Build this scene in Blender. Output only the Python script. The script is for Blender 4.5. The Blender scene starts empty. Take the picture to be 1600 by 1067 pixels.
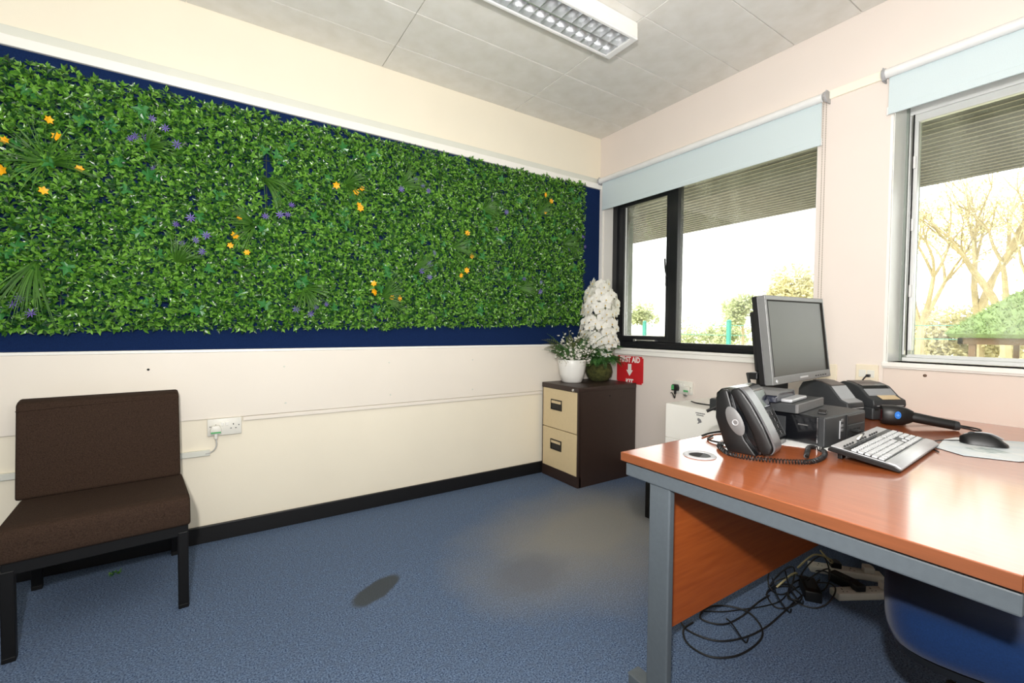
import bpy, bmesh, math, random
from mathutils import Vector, Matrix
R = math.radians
rnd = random.Random(7)
S = bpy.context.scene
COL = S.collection

# ------------------------------------------------------------------ camera
YAW, PITCH, ROLL = R(56.574), R(-1.66474), R(0.52178)
fw = Vector((math.cos(YAW)*math.cos(PITCH), math.sin(YAW)*math.cos(PITCH), math.sin(PITCH)))
r0 = Vector((math.sin(YAW), -math.cos(YAW), 0)); u0 = r0.cross(fw)
ri = r0*math.cos(ROLL) + u0*math.sin(ROLL); up = -r0*math.sin(ROLL) + u0*math.cos(ROLL)
cd = bpy.data.cameras.new('camera'); cam = bpy.data.objects.new('camera', cd); COL.objects.link(cam)
cd.sensor_width = 36; cd.lens = 703.33/1600*36; cd.clip_start = .02; cd.clip_end = 500
CAM = Vector((-2.6675, -2.739, 1.1))
m = Matrix((ri, up, -fw)).transposed().to_4x4(); m.translation = CAM
cam.matrix_world = m
S.camera = cam

# ------------------------------------------------------------------ world, sun, lights, exposure
w = bpy.data.worlds.new('sky'); S.world = w; w.use_nodes = True
bg = w.node_tree.nodes['Background']; bg.inputs[0].default_value = (1.0, .985, .955, 1); bg.inputs[1].default_value = 4.5
def lamp(name, kind, loc, power, color, size=None, aim=None):
    l = bpy.data.lights.new(name, kind); o = bpy.data.objects.new(name, l); COL.objects.link(o)
    o.location = loc; l.energy = power; l.color = color
    if kind == 'AREA': l.shape = 'DISK'; l.size = size
    elif kind == 'POINT': l.shadow_soft_size = size
    if aim is not None: o.rotation_euler = (Vector(aim)-Vector(loc)).to_track_quat('-Z', 'Y').to_euler()
    return o
sun = lamp('sun', 'SUN', (0, 0, 10), 5, (1, .93, .8)); sun.data.angle = R(2)
sun.rotation_euler = Vector((.62, -.25, -.75)).to_track_quat('-Z', 'Y').to_euler()
lamp('bounce_light', 'AREA', (-4.1, -3.7, 2.45), 3, (1, .965, .91), 1.7, (-2.6, -2.0, .4))
lamp('ceiling_bounce', 'AREA', (-2.5, -2.75, 1.25), 55, (1, .98, .96), .8, (-1.75, -1.75, 2.66))
lamp('camera_flash', 'POINT', (-2.8, -2.8, 1.42), 140, (1, .975, .94), .03)
S.view_settings.view_transform = 'Standard'; S.view_settings.look = 'None'
S.view_settings.exposure = 0.0; S.view_settings.gamma = 1.0; S.view_settings.use_curve_mapping = False
S.cycles.use_denoising = True; S.cycles.max_bounces = 8; S.cycles.diffuse_bounces = 4
S.cycles.sample_clamp_indirect = 6; S.cycles.caustics_reflective = False; S.cycles.caustics_refractive = False

# ------------------------------------------------------------------ materials
def s2l(c):
    return tuple(((x/255)/12.92 if x/255 <= .04045 else ((x/255+.055)/1.055)**2.4) for x in c) + (1,)
MATS = {}
def mat(name, rgb, rough=.6, metal=0, noise=0, scale=30, bump=0, bscale=None, coat=0, spec=.5, stretch=None, rgb2=None, sheen=0):
    if name in MATS: return MATS[name]
    mt = bpy.data.materials.new(name); mt.use_nodes = True; nt = mt.node_tree
    b = nt.nodes['Principled BSDF']; c = s2l(rgb)
    b.inputs['Base Color'].default_value = c; b.inputs['Roughness'].default_value = rough; b.inputs['Metallic'].default_value = metal
    b.inputs['Coat Weight'].default_value = coat; b.inputs['Coat Roughness'].default_value = .1
    b.inputs['Specular IOR Level'].default_value = spec
    if sheen: b.inputs['Sheen Weight'].default_value = sheen; b.inputs['Sheen Roughness'].default_value = .5
    if noise or bump or rgb2:
        tc = nt.nodes.new('ShaderNodeTexCoord'); mp = nt.nodes.new('ShaderNodeMapping'); nt.links.new(tc.outputs['Object'], mp.inputs[0])
        if stretch: mp.inputs['Scale'].default_value = stretch
    if noise or rgb2:
        n = nt.nodes.new('ShaderNodeTexNoise'); n.inputs['Scale'].default_value = scale; n.inputs['Detail'].default_value = 5
        nt.links.new(mp.outputs[0], n.inputs['Vector'])
        rp = nt.nodes.new('ShaderNodeValToRGB'); nt.links.new(n.outputs[0], rp.inputs[0])
        c2 = s2l(rgb2) if rgb2 else tuple(min(1, x*(1+noise)) for x in c[:3])+(1,)
        c1 = c if rgb2 else tuple(x*(1-noise) for x in c[:3])+(1,)
        rp.color_ramp.elements[0].position = .3; rp.color_ramp.elements[1].position = .7
        rp.color_ramp.elements[0].color = c1; rp.color_ramp.elements[1].color = c2
        nt.links.new(rp.outputs[0], b.inputs['Base Color'])
    if bump:
        n2 = nt.nodes.new('ShaderNodeTexNoise'); n2.inputs['Scale'].default_value = bscale or scale; n2.inputs['Detail'].default_value = 3
        nt.links.new(mp.outputs[0], n2.inputs['Vector'])
        bp = nt.nodes.new('ShaderNodeBump'); bp.inputs['Strength'].default_value = bump; bp.inputs['Distance'].default_value = .002
        nt.links.new(n2.outputs[0], bp.inputs['Height']); nt.links.new(bp.outputs[0], b.inputs['Normal'])
    MATS[name] = mt; return mt

def leaf_mat(name, cols, rough=.35, trans=.25):
    mt = bpy.data.materials.new(name); mt.use_nodes = True; nt = mt.node_tree; b = nt.nodes['Principled BSDF']
    g = nt.nodes.new('ShaderNodeNewGeometry'); rp = nt.nodes.new('ShaderNodeValToRGB')
    nt.links.new(g.outputs['Random Per Island'], rp.inputs[0])
    cr = rp.color_ramp
    while len(cr.elements) < len(cols): cr.elements.new(.5)
    for i, c in enumerate(cols):
        cr.elements[i].position = i/(len(cols)-1); cr.elements[i].color = s2l(c)
    nt.links.new(rp.outputs[0], b.inputs['Base Color']); b.inputs['Roughness'].default_value = rough
    if trans:
        t = nt.nodes.new('ShaderNodeBsdfTranslucent'); nt.links.new(rp.outputs[0], t.inputs[0])
        mx = nt.nodes.new('ShaderNodeMixShader'); mx.inputs[0].default_value = trans
        nt.links.new(b.outputs[0], mx.inputs[1]); nt.links.new(t.outputs[0], mx.inputs[2])
        nt.links.new(mx.outputs[0], nt.nodes['Material Output'].inputs[0])
    return mt

def glass_mat():
    mt = bpy.data.materials.new('window_glass'); mt.use_nodes = True; nt = mt.node_tree
    nt.nodes.remove(nt.nodes['Principled BSDF'])
    t = nt.nodes.new('ShaderNodeBsdfTransparent'); t.inputs[0].default_value = (.96, .98, .97, 1)
    g = nt.nodes.new('ShaderNodeBsdfGlossy'); g.inputs['Roughness'].default_value = .02
    f = nt.nodes.new('ShaderNodeFresnel'); f.inputs[0].default_value = 1.45
    mx = nt.nodes.new('ShaderNodeMixShader'); nt.links.new(f.outputs[0], mx.inputs[0]); nt.links.new(t.outputs[0], mx.inputs[1]); nt.links.new(g.outputs[0], mx.inputs[2])
    # smeared dirt plus glare haze, both put into a faint streaky diffuse film
    tc = nt.nodes.new('ShaderNodeTexCoord'); mp = nt.nodes.new('ShaderNodeMapping'); mp.inputs['Scale'].default_value = (1, 3, 1.2); mp.inputs['Rotation'].default_value = (.6, 0, 0)
    nt.links.new(tc.outputs['Object'], mp.inputs[0])
    n = nt.nodes.new('ShaderNodeTexNoise'); n.inputs['Scale'].default_value = 2.6; n.inputs['Detail'].default_value = 6; nt.links.new(mp.outputs[0], n.inputs['Vector'])
    rp = nt.nodes.new('ShaderNodeMapRange'); rp.inputs[1].default_value = .45; rp.inputs[2].default_value = .8; rp.inputs[3].default_value = .02; rp.inputs[4].default_value = .17
    nt.links.new(n.outputs[0], rp.inputs[0])
    d = nt.nodes.new('ShaderNodeBsdfTranslucent'); d.inputs[0].default_value = (.75, .78, .8, 1)
    m2 = nt.nodes.new('ShaderNodeMixShader'); nt.links.new(rp.outputs[0], m2.inputs[0]); nt.links.new(mx.outputs[0], m2.inputs[1]); nt.links.new(d.outputs[0], m2.inputs[2])
    nt.links.new(m2.outputs[0], nt.nodes['Material Output'].inputs[0])
    return mt

def carpet_mat():
    mt = bpy.data.materials.new('blue_carpet'); mt.use_nodes = True; nt = mt.node_tree; b = nt.nodes['Principled BSDF']
    b.inputs['Roughness'].default_value = .95; b.inputs['Specular IOR Level'].default_value = .15
    N = nt.nodes.new; L = nt.links.new
    tc = N('ShaderNodeTexCoord')
    def noise(sc, det=4):
        n = N('ShaderNodeTexNoise'); n.inputs['Scale'].default_value = sc; n.inputs['Detail'].default_value = det; L(tc.outputs['Object'], n.inputs['Vector']); return n
    fine = noise(190, 3); mid = noise(34, 6); big = noise(2.2, 4)
    rp = N('ShaderNodeValToRGB'); L(fine.outputs[0], rp.inputs[0])
    rp.color_ramp.elements[0].position = .32; rp.color_ramp.elements[1].position = .68
    rp.color_ramp.elements[0].color = s2l((26, 44, 76)); rp.color_ramp.elements[1].color = s2l((118, 138, 166))
    cur = rp.outputs[0]
    def mixc(fac, col, mode='MIX'):
        nonlocal cur
        mx = N('ShaderNodeMix'); mx.data_type = 'RGBA'; mx.blend_type = mode
        L(fac, mx.inputs[0]); L(cur, mx.inputs[6]); mx.inputs[7].default_value = col; cur = mx.outputs[2]
    mr = N('ShaderNodeMapRange'); L(mid.outputs[0], mr.inputs[0]); mr.inputs[1].default_value = .38; mr.inputs[2].default_value = .72; mr.inputs[4].default_value = .55
    mixc(mr.outputs[0], s2l((84, 96, 116)))
    def blob(cx, cy, rx, ry, rot, soft, distort, nsc, strength):
        mp = N('ShaderNodeMapping'); mp.vector_type = 'TEXTURE'
        mp.inputs['Location'].default_value = (cx, cy, 0); mp.inputs['Rotation'].default_value = (0, 0, rot); mp.inputs['Scale'].default_value = (rx, ry, 1)
        nz = noise(nsc, 5)
        sub = N('ShaderNodeVectorMath'); sub.operation = 'MULTIPLY_ADD'; L(nz.outputs[1], sub.inputs[0]); sub.inputs[1].default_value = (distort,)*3; 
        ad = N('ShaderNodeVectorMath'); ad.operation = 'ADD'; L(tc.outputs['Object'], ad.inputs[0]); ad.inputs[1].default_value = (-distort/2,)*3
        L(ad.outputs[0], sub.inputs[2]); L(sub.outputs[0], mp.inputs[0])
        ml = N('ShaderNodeVectorMath'); ml.operation = 'MULTIPLY'; L(mp.outputs[0], ml.inputs[0]); ml.inputs[1].default_value = (1, 1, 0)
        ln = N('ShaderNodeVectorMath'); ln.operation = 'LENGTH'; L(ml.outputs[0], ln.inputs[0])
        r2 = N('ShaderNodeMapRange'); L(ln.outputs['Value'], r2.inputs[0]); r2.inputs[1].default_value = 1-soft; r2.inputs[2].default_value = 1+soft
        r2.inputs[3].default_value = strength; r2.inputs[4].default_value = 0
        return r2.outputs[0]
    mixc(blob(-.95, -.95, .62, .42, .2, .55, .35, 3, .8), s2l((138, 134, 124)))       # worn, greyed patch
    mixc(blob(-1.5, -1.12, .17, .13, .3, .35, .12, 9, .55), s2l((98, 100, 106)))        # faint old spill
    mixc(blob(-2.11, -.885, .128, .052, .55, .12, .05, 12, .92), s2l((66, 70, 72)))     # dark stain
    L(cur, b.inputs['Base Color'])
    bp = N('ShaderNodeBump'); bp.inputs['Strength'].default_value = .5; bp.inputs['Distance'].default_value = .004
    L(fine.outputs[0], bp.inputs['Height']); L(bp.outputs[0], b.inputs['Normal'])
    return mt

def wood_mat(name, dark, light, rough, axis, coat=0):
    st = [14, 14, 14]; st[axis] = 1.0
    return mat(name, dark, rough=rough, rgb2=light, scale=6, stretch=tuple(st), coat=coat, bump=.08, bscale=30)

M_wall_l = mat('cream_wall_paint', (240, 232, 212), .75, noise=.015, scale=3, bump=.1, bscale=120)
M_wall_r = mat('light_tinted_wall_paint', (231, 220, 211), .7, noise=.015, scale=3, bump=.1, bscale=120)  # pinkish tint is a colour cast of the light, put into the wall
M_ext = mat('grey_green_cladding', (138, 146, 138), .6, noise=.1, scale=4)
M_dado = mat('off_white_board_paint', (234, 226, 213), .55, noise=.012, scale=3)
M_white = mat('white_gloss_paint', (243, 241, 234), .3, noise=.01, scale=5)
M_rail_grey = mat('dull_white_paint', (216, 217, 206), .5, noise=.02, scale=8)
M_black_pl = mat('black_vinyl_skirting', (12, 11, 12), .5, noise=.1, scale=20)
M_tile = mat('mottled_ceiling_tile', (226, 224, 218), .85, rgb2=(215, 212, 203), scale=9, bump=.12, bscale=160)
M_grid = mat('white_ceiling_joint', (236, 235, 228), .5, noise=.02, scale=9)
M_carpet = carpet_mat()
M_navy = mat('navy_felt', (19, 38, 76), .95, noise=.18, scale=260, bump=.3, bscale=300, spec=.1)
M_glass = glass_mat()
M_blackframe = mat('black_window_paint', (28, 29, 32), .4, noise=.12, scale=12)
M_alu = mat('white_aluminium', (226, 228, 226), .3, metal=.15, noise=.03, scale=20)
M_blind = mat('pale_blue_blind_cloth', (205, 218, 220), .9, noise=.02, scale=300, bump=.15, bscale=500)
M_tube = mat('white_plastic', (232, 232, 230), .4, noise=.02, scale=20)
M_bracket = mat('grey_plastic', (172, 172, 174), .4, noise=.04, scale=20)
M_steel = mat('grey_powder_coat', (84, 91, 96), .5, noise=.05, scale=80, bump=.08, bscale=400)
M_wood = wood_mat('cherry_laminate', (156, 79, 39), (174, 95, 53), .3, 1, coat=1.0)
M_woodp = wood_mat('cherry_panel', (158, 74, 26), (178, 90, 36), .45, 0)
M_brown = mat('brown_steel_paint', (50, 36, 30), .45, noise=.05, scale=60, bump=.05, bscale=500)
M_coffee = mat('coffee_cream_steel', (212, 192, 152), .5, noise=.02, scale=40)
M_blackp = mat('black_plastic', (15, 15, 16), .42, noise=.08, scale=40)
M_glossb = mat('gloss_black_plastic', (15, 16, 19), .16, noise=.05, scale=20, coat=.4)
M_darkgrey = mat('dark_grey_plastic', (46, 48, 50), .5, noise=.06, scale=60, bump=.05, bscale=600)
M_midgrey = mat('mid_grey_plastic', (104, 104, 104), .45, noise=.05, scale=60)
M_silver = mat('silver_plastic', (184, 185, 188), .32, metal=.35, noise=.03, scale=40)
M_chrome = mat('chrome', (225, 225, 225), .15, metal=1, noise=.02, scale=10)
M_key = mat('light_key_plastic', (188, 189, 191), .4, noise=.03, scale=60)
M_brownfab = mat('brown_weave', (56, 43, 35), .95, noise=.35, scale=300, bump=.5, bscale=300, spec=.1)
M_bluefab = mat('blue_chair_cloth', (14, 40, 80), .9, noise=.15, scale=300, bump=.3, bscale=400, spec=.15, sheen=.15)
M_blackmetal = mat('black_metal', (9, 9, 10), .55, noise=.1, scale=30, spec=.3)
M_cable = mat('black_cable', (17, 17, 18), .5, noise=.05, scale=40)
M_greycable = mat('grey_cable', (196, 194, 190), .5, noise=.03, scale=40)
M_socket = mat('white_socket_plastic', (226, 224, 214), .4, noise=.02, scale=40)
M_hole = mat('dark_slot', (20, 18, 17), .8, noise=.05, scale=40)
M_greenlabel = mat('green_test_label', (86, 176, 108), .5, noise=.1, scale=60)
M_ceramic = mat('white_ceramic', (240, 239, 233), .35, noise=.01, scale=12)
M_moss = mat('moss', (40, 44, 18), .95, rgb2=(86, 88, 38), scale=38, bump=1, bscale=70)
M_red = mat('red_sign', (206, 40, 46), .4, noise=.04, scale=20)
M_signwhite = mat('white_sign_print', (240, 236, 230), .5, noise=.01, scale=20)
M_screen = mat('switched_off_screen', (44, 43, 32), .35, noise=.03, scale=6, spec=.35)
M_blue_dot = mat('blue_emblem', (40, 120, 215), .35, noise=.1, scale=200)
M_paper = mat('paper', (232, 232, 230), .7, noise=.02, scale=50)
M_tape = mat('buff_tape', (214, 190, 150), .6, noise=.04, scale=60)
M_mat = mat('pale_mouse_mat', (236, 238, 236), .5, rgb2=(206, 216, 222), scale=14)
M_yellow = mat('yellow_petal', (250, 176, 10), .55, noise=.12, scale=60)
M_purple = mat('purple_petal', (120, 98, 186), .6, noise=.2, scale=60)
M_mirror = mat('mirror_louvre', (236, 238, 240), .22, metal=.8, noise=.03, scale=8)
M_lamp = mat('switched_off_tube', (225, 226, 224), .3, noise=.02, scale=8)
M_plank = mat('dark_soffit_board', (44, 42, 42), .7, noise=.2, scale=7)
M_gaplight_joint = mat('soffit_gap_light_joint', (140, 134, 122), .7, noise=.12, scale=9)  # pale tone stands in for light leaking between the soffit boards
M_grass = mat('dry_playing_field', (180, 176, 142), .95, rgb2=(192, 188, 156), scale=.8)
M_roofgrass = leaf_mat('grass_roof_tufts', [(100, 124, 72), (126, 146, 88), (150, 166, 112)], .7, .3)
M_timber = mat('brown_timber', (104, 82, 60), .8, noise=.15, scale=12)
M_bark = mat('bark', (168, 154, 122), .9, noise=.2, scale=8)
M_post = mat('green_post_paint', (36, 132, 120), .5, noise=.06, scale=10)
M_hedgeleaf = leaf_mat('boxwood_leaves', [(20, 54, 24), (46, 94, 34), (84, 140, 40), (126, 180, 66), (38, 84, 42), (28, 70, 38), (86, 142, 42), (136, 190, 78)], .26, .2)
M_ivy = leaf_mat('ivy_leaf', [(44, 112, 52), (66, 136, 66)], .3, .15)
M_blade = leaf_mat('grass_blade', [(52, 100, 26), (84, 134, 44), (44, 88, 24)], .5, .25)
M_grid_green = mat('dark_green_mesh', (16, 44, 18), .6, noise=.1, scale=30)
M_fern = leaf_mat('fern_leaf', [(44, 92, 44), (76, 124, 62), (100, 138, 76)], .5, .25)
M_fern2 = leaf_mat('olive_leaf', [(84, 98, 48), (112, 122, 70), (74, 96, 52)], .55, .25)
M_petal = leaf_mat('orchid_petal', [(254, 253, 248), (249, 247, 238)], .55, .3)
M_lip = mat('yellow_orchid_throat', (214, 180, 70), .6, noise=.2, scale=90)
M_bloss = leaf_mat('wax_flower', [(246, 244, 236), (232, 226, 214)], .6, .2)
M_tree1 = leaf_mat('glare_paled_leaves', [(176, 186, 140), (196, 200, 160), (160, 172, 126)], .8, .4)  # leaf colours lightened to stand for outdoor glare
M_tree2 = leaf_mat('glare_paled_yellow_leaves', [(196, 188, 146), (208, 200, 160), (176, 172, 130)], .8, .4)  # glare paleness put into the yellow leaves too

# ------------------------------------------------------------------ mesh helpers
def tag(o, label=None, cat=None, group=None, kind=None):
    if label: o['label'] = label
    if cat: o['category'] = cat
    if group: o['group'] = group
    if kind: o['kind'] = kind
    return o
def obj(name, bm, mats, parent=None, label=None, smooth=None, kind=None, xf=None):
    """one mesh object out of a bmesh"""
    if xf is not None: bm.transform(xf)
    me = bpy.data.meshes.new(name); bm.normal_update(); bm.to_mesh(me); bm.free()
    for q in (mats if isinstance(mats, (list, tuple)) else [mats]): me.materials.append(q)
    if smooth is not None:
        me.polygons.foreach_set('use_smooth', [True]*len(me.polygons)); me.set_sharp_from_angle(angle=R(smooth))
    o = bpy.data.objects.new(name, me); COL.objects.link(o)
    if parent: o.parent = parent
    if label: o['label'] = label
    if kind: o['kind'] = kind
    return o
def pyobj(name, verts, faces, mt, parent=None, kind=None, smooth=False):
    me = bpy.data.meshes.new(name); me.from_pydata(verts, [], faces); me.materials.append(mt)
    if smooth: me.polygons.foreach_set('use_smooth', [True]*len(me.polygons))
    o = bpy.data.objects.new(name, me); COL.objects.link(o)
    if parent: o.parent = parent
    if kind: o['kind'] = kind
    return o
def thing(name, label, cat, loc=(0, 0, 0), rz=0, group=None):
    o = bpy.data.objects.new(name, None); COL.objects.link(o); o.empty_display_size = .05
    o.location = loc; o.rotation_euler = (0, 0, rz)
    return tag(o, label, cat, group)
def B(): return bmesh.new()
def merge(bm, t, mi=0):
    me = bpy.data.meshes.new('tmp'); 
    for f in t.faces: f.material_index = mi
    t.to_mesh(me); t.free(); bm.from_mesh(me); bpy.data.meshes.remove(me)
def box(bm, x0, x1, y0, y1, z0, z1, bev=0, seg=2, mi=0, xf=None):
    t = B(); bmesh.ops.create_cube(t, size=1)
    for v in t.verts:
        v.co = Vector(((x0+x1)/2+v.co.x*(x1-x0), (y0+y1)/2+v.co.y*(y1-y0), (z0+z1)/2+v.co.z*(z1-z0)))
    if bev: bmesh.ops.bevel(t, geom=t.edges[:], offset=bev, segments=seg, affect='EDGES', profile=.5)
    if xf is not None: t.transform(xf)
    merge(bm, t, mi); return bm
def bx(*a, **k): return box(B(), *a, **k)
def lathe(bm, prof, n=24, mi=0, xf=None):
    """prof: (r, z) from bottom to top, around z"""
    t = B(); rings = []
    for r, z in prof:
        rings.append([t.verts.new((r*math.cos(2*math.pi*i/n), r*math.sin(2*math.pi*i/n), z)) for i in range(n)] if r > 1e-6 else [t.verts.new((0, 0, z))])
    for a, b in zip(rings, rings[1:]):
        for i in range(n):
            j = (i+1) % n
            if len(a) == 1 and len(b) == 1: continue
            if len(a) == 1: t.faces.new((a[0], b[j], b[i]))
            elif len(b) == 1: t.faces.new((a[i], a[j], b[0]))
            else: t.faces.new((a[i], a[j], b[j], b[i]))
    bmesh.ops.recalc_face_normals(t, faces=t.faces)
    if xf is not None: t.transform(xf)
    merge(bm, t, mi); return bm
def prism(bm, pts, a0, a1, plane='xz', bev=0, seg=2, mi=0, xf=None):
    """outline pts in a plane, extruded along the third axis from a0 to a1"""
    t = B()
    def P(p, a): return {'xz': (p[0], a, p[1]), 'yz': (a, p[0], p[1]), 'xy': (p[0], p[1], a)}[plane]
    A = [t.verts.new(P(p, a0)) for p in pts]; C = [t.verts.new(P(p, a1)) for p in pts]
    t.faces.new(A); t.faces.new(C[::-1]); n = len(pts)
    for i in range(n): t.faces.new((A[i], C[i], C[(i+1) % n], A[(i+1) % n]))
    bmesh.ops.recalc_face_normals(t, faces=t.faces)
    if bev: bmesh.ops.bevel(t, geom=t.edges[:], offset=bev, segments=seg, affect='EDGES', profile=.5)
    if xf is not None: t.transform(xf)
    merge(bm, t, mi); return bm
def catmull(pts, k=6, closed=False):
    P = [Vector(p) for p in pts]; out = []; n = len(P)
    for i in range(n if closed else n-1):
        g = (lambda j: P[j % n]) if closed else (lambda j: P[max(0, min(n-1, j))])
        p0, p1, p2, p3 = g(i-1), g(i), g(i+1), g(i+2)
        for s in range(k):
            t = s/k; out.append(.5*((2*p1)+(-p0+p2)*t+(2*p0-5*p1+4*p2-p3)*t*t+(-p0+3*p1-3*p2+p3)*t**3))
    if not closed: out.append(P[-1])
    return out
def tube(bm, pts, r, n=8, mi=0, k=6, smooth=True, cap=True):
    """round tube along pts; r a number or a function of 0..1"""
    path = catmull(pts, k) if smooth and len(pts) > 2 else [Vector(p) for p in pts]
    t = B(); rings = []; nrm = None; L = len(path)
    for i, p in enumerate(path):
        d = (path[min(i+1, L-1)]-path[max(i-1, 0)]).normalized()
        if nrm is None:
            nrm = d.cross(Vector((0, 0, 1)))
            if nrm.length < 1e-3: nrm = d.cross(Vector((1, 0, 0)))
            nrm.normalize()
        nrm = (nrm-d*nrm.dot(d)).normalized(); bn = d.cross(nrm); rr = r(i/(L-1)) if callable(r) else r
        rings.append([t.verts.new(p+(nrm*math.cos(2*math.pi*j/n)+bn*math.sin(2*math.pi*j/n))*rr) for j in range(n)])
    for a, b in zip(rings, rings[1:]):
        for j in range(n): t.faces.new((a[j], a[(j+1) % n], b[(j+1) % n], b[j]))
    if cap: t.faces.new(rings[0][::-1]); t.faces.new(rings[-1])
    bmesh.ops.recalc_face_normals(t, faces=t.faces)
    merge(bm, t, mi); return bm
def text_part(name, body, size, xf, mt, parent, bold=.0, ext=.0006, sx=1):
    cu = bpy.data.curves.new(name, 'FONT'); cu.body = body; cu.size = size; cu.align_x = 'CENTER'; cu.align_y = 'CENTER'; cu.offset = bold; cu.extrude = ext; cu.resolution_u = 3
    to = bpy.data.objects.new('tmp_text', cu); COL.objects.link(to)
    me = bpy.data.meshes.new_from_object(to.evaluated_get(bpy.context.evaluated_depsgraph_get()))
    bpy.data.objects.remove(to); me.name = name
    me.transform(Matrix.Diagonal((sx, 1, 1, 1))); me.transform(xf); me.materials.clear(); me.materials.append(mt)
    o = bpy.data.objects.new(name, me); COL.objects.link(o); o.parent = parent; return o
def copy_tree(o, parent=None):
    c = o.copy(); COL.objects.link(c)
    if parent: c.parent = parent
    for ch in list(o.children): copy_tree(ch, c)
    return c
def struct(name, bm, mt, parent=None, smooth=None):
    return tag(obj(name, bm, mt, parent, smooth=smooth), kind='structure')
def place(bm, *a): bm.transform(Matrix(a)); return bm
TR = Matrix.Translation
def RZ(a): return Matrix.Rotation(a, 4, 'Z')
def RX(a): return Matrix.Rotation(a, 4, 'X')
def RY(a): return Matrix.Rotation(a, 4, 'Y')

# ================================================================== room shell
CH = 2.664
SZ = .957          # sill height
W1 = (-1.615, -.045); W2 = (-3.55, -1.935); WT = 2.2
struct('floor', bx(-5.6, .02, -5.0, .02, -.06, 0), M_carpet)
struct('wall_left', bx(-5.75, .34, 0, .15, -.3, 2.9), M_wall_l)
b = bx(0, .15, -5.2, 0, -.3, SZ); box(b, 0, .15, -5.2, 0, WT, 2.9)
box(b, 0, .15, W1[1], 0, SZ, WT); box(b, 0, .15, W2[1], W1[0], SZ, WT); box(b, 0, .15, -5.2, W2[0], SZ, WT)
struct('wall_right', b, M_wall_r)
b = B()
for x0, x1 in ((.15, .34),):
    e = .012
    box(b, x0, x1, -5.2, 0, -.3, SZ-e); box(b, x0, x1, -5.2, 0, WT+e, 2.9)
    box(b, x0, x1, W1[1]-e, 0, SZ, WT+e); box(b, x0, x1, W2[1]-e, W1[0]+e, SZ-e, WT+e); box(b, x0, x1, -5.2, W2[0]+e, SZ-e, WT+e)
struct('wall_exterior', b, M_ext)
M_rear = mat('unseen_wall_grey', (150, 146, 138), .8, noise=.02)  # unseen walls, darkened to cut the light they bounce back
struct('wall_back', bx(-5.75, -5.6, -5.2, .0, -.3, 2.9), M_rear)
struct('wall_front', bx(-5.75, .34, -5.2, -5.0, -.3, 2.9), M_rear)
b = bx(-.05-5.55, -.0, -.016, 0, 0, .086, .003)
struct('baseboard_left', b, M_black_pl)
struct('baseboard_right', bx(-.016, 0, -5.0, -.016, 0, .086, .003), M_black_pl)

# ceiling: backing slab with a white joint grid and lay-in tiles
ceil = struct('ceiling', bx(-5.75, .34, -5.2, .15, CH+.012, 2.9), M_grid)
xs = [-5.6, -4.68, -3.725, -2.77, -1.815, -.86, 0]; ys = [0, -.25] + [-.25-.309*i for i in range(1, 16)] + [-5.0]
proto = {}
for i in range(len(xs)-1):
    for j in range(len(ys)-1):
        w_, d_ = xs[i+1]-xs[i], ys[j]-ys[j+1]
        if d_ < .03: continue
        key = (round(w_, 3), round(d_, 3))
        if key not in proto:
            proto[key] = obj('ceiling_tile', bx(-w_/2+.002, w_/2-.002, -d_/2+.002, d_/2-.002, 0, .02, .0015, 1), M_tile, ceil); t = proto[key]
        else:
            t = proto[key].copy(); COL.objects.link(t)
        t.location = ((xs[i]+xs[i+1])/2, (ys[j]+ys[j+1])/2, CH+rnd.uniform(-.0008, .0012)); t.rotation_euler = (rnd.uniform(-.002, .002), rnd.uniform(-.001, .001), 0)

# rails and panels of the left wall
b = bx(-5.6, -.0, -.010, 0, 2.285, 2.331, .002, mi=0); struct('trim_1', b, M_rail_grey)
struct('trim_2', bx(-5.6, -.0, -.026, 0, 2.243, 2.287, .003), M_white)
t3 = struct('trim_3', bx(-5.6, -.0, -.012, 0, .628, .966, .002), M_dado)
b = B()
for x, z, dark in [(-2.933, .889, 1), (-2.353, .882, 0), (-2.348, .681, 0), (-1.773, .884, 0), (-1.765, .684, 0), (-1.191, .882, 0), (-1.19, .678, 0), (-3.5, .68, 0)]:
    s = obj('screw_cap', lathe(B(), [(.0055, 0), (.005, .003), (0, .004)], 10, xf=TR((x, -.012, z)) @ RX(R(90))), M_hole if dark else M_rail_grey, t3)
struct('trim_4', bx(-2.55, 0, -.014, 0, .604, .626, .003), M_dado)
struct('trim_5', bx(-5.6, -.0, -.016, 0, .966, .980, .002), M_white)
# batten between the blinds, panel below window 2, lining beside the corner
struct('trim_6', bx(-.014, 0, -5.0, 0, 2.297, 2.340, .003), mat('cream_batten', (250, 242, 222), .5, noise=.01))
struct('trim_7', bx(-.008, 0, -5.0, -1.926, .10, .925, .0015), mat('pinkish_panel', (226, 211, 199), .6, noise=.02, scale=4))
struct('trim_8', bx(-.012, .002, -.043, -.0, SZ-.01, 2.297, .002), M_white)
for y, z, r_ in ((-2.078, .905, .006), (-1.985, .79, .003), (-1.983, .765, .002)):
    pass
nail = tag(obj('screw', lathe(B(), [(.007, 0), (.006, .003), (0, .005)], 12, xf=TR((-.008, -2.078, .905)) @ RY(R(-90))), mat('rusty_screw', (96, 74, 58), .6, noise=.2, scale=200)), 'small rusty screw head in the wall under the right window', 'screw')

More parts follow.
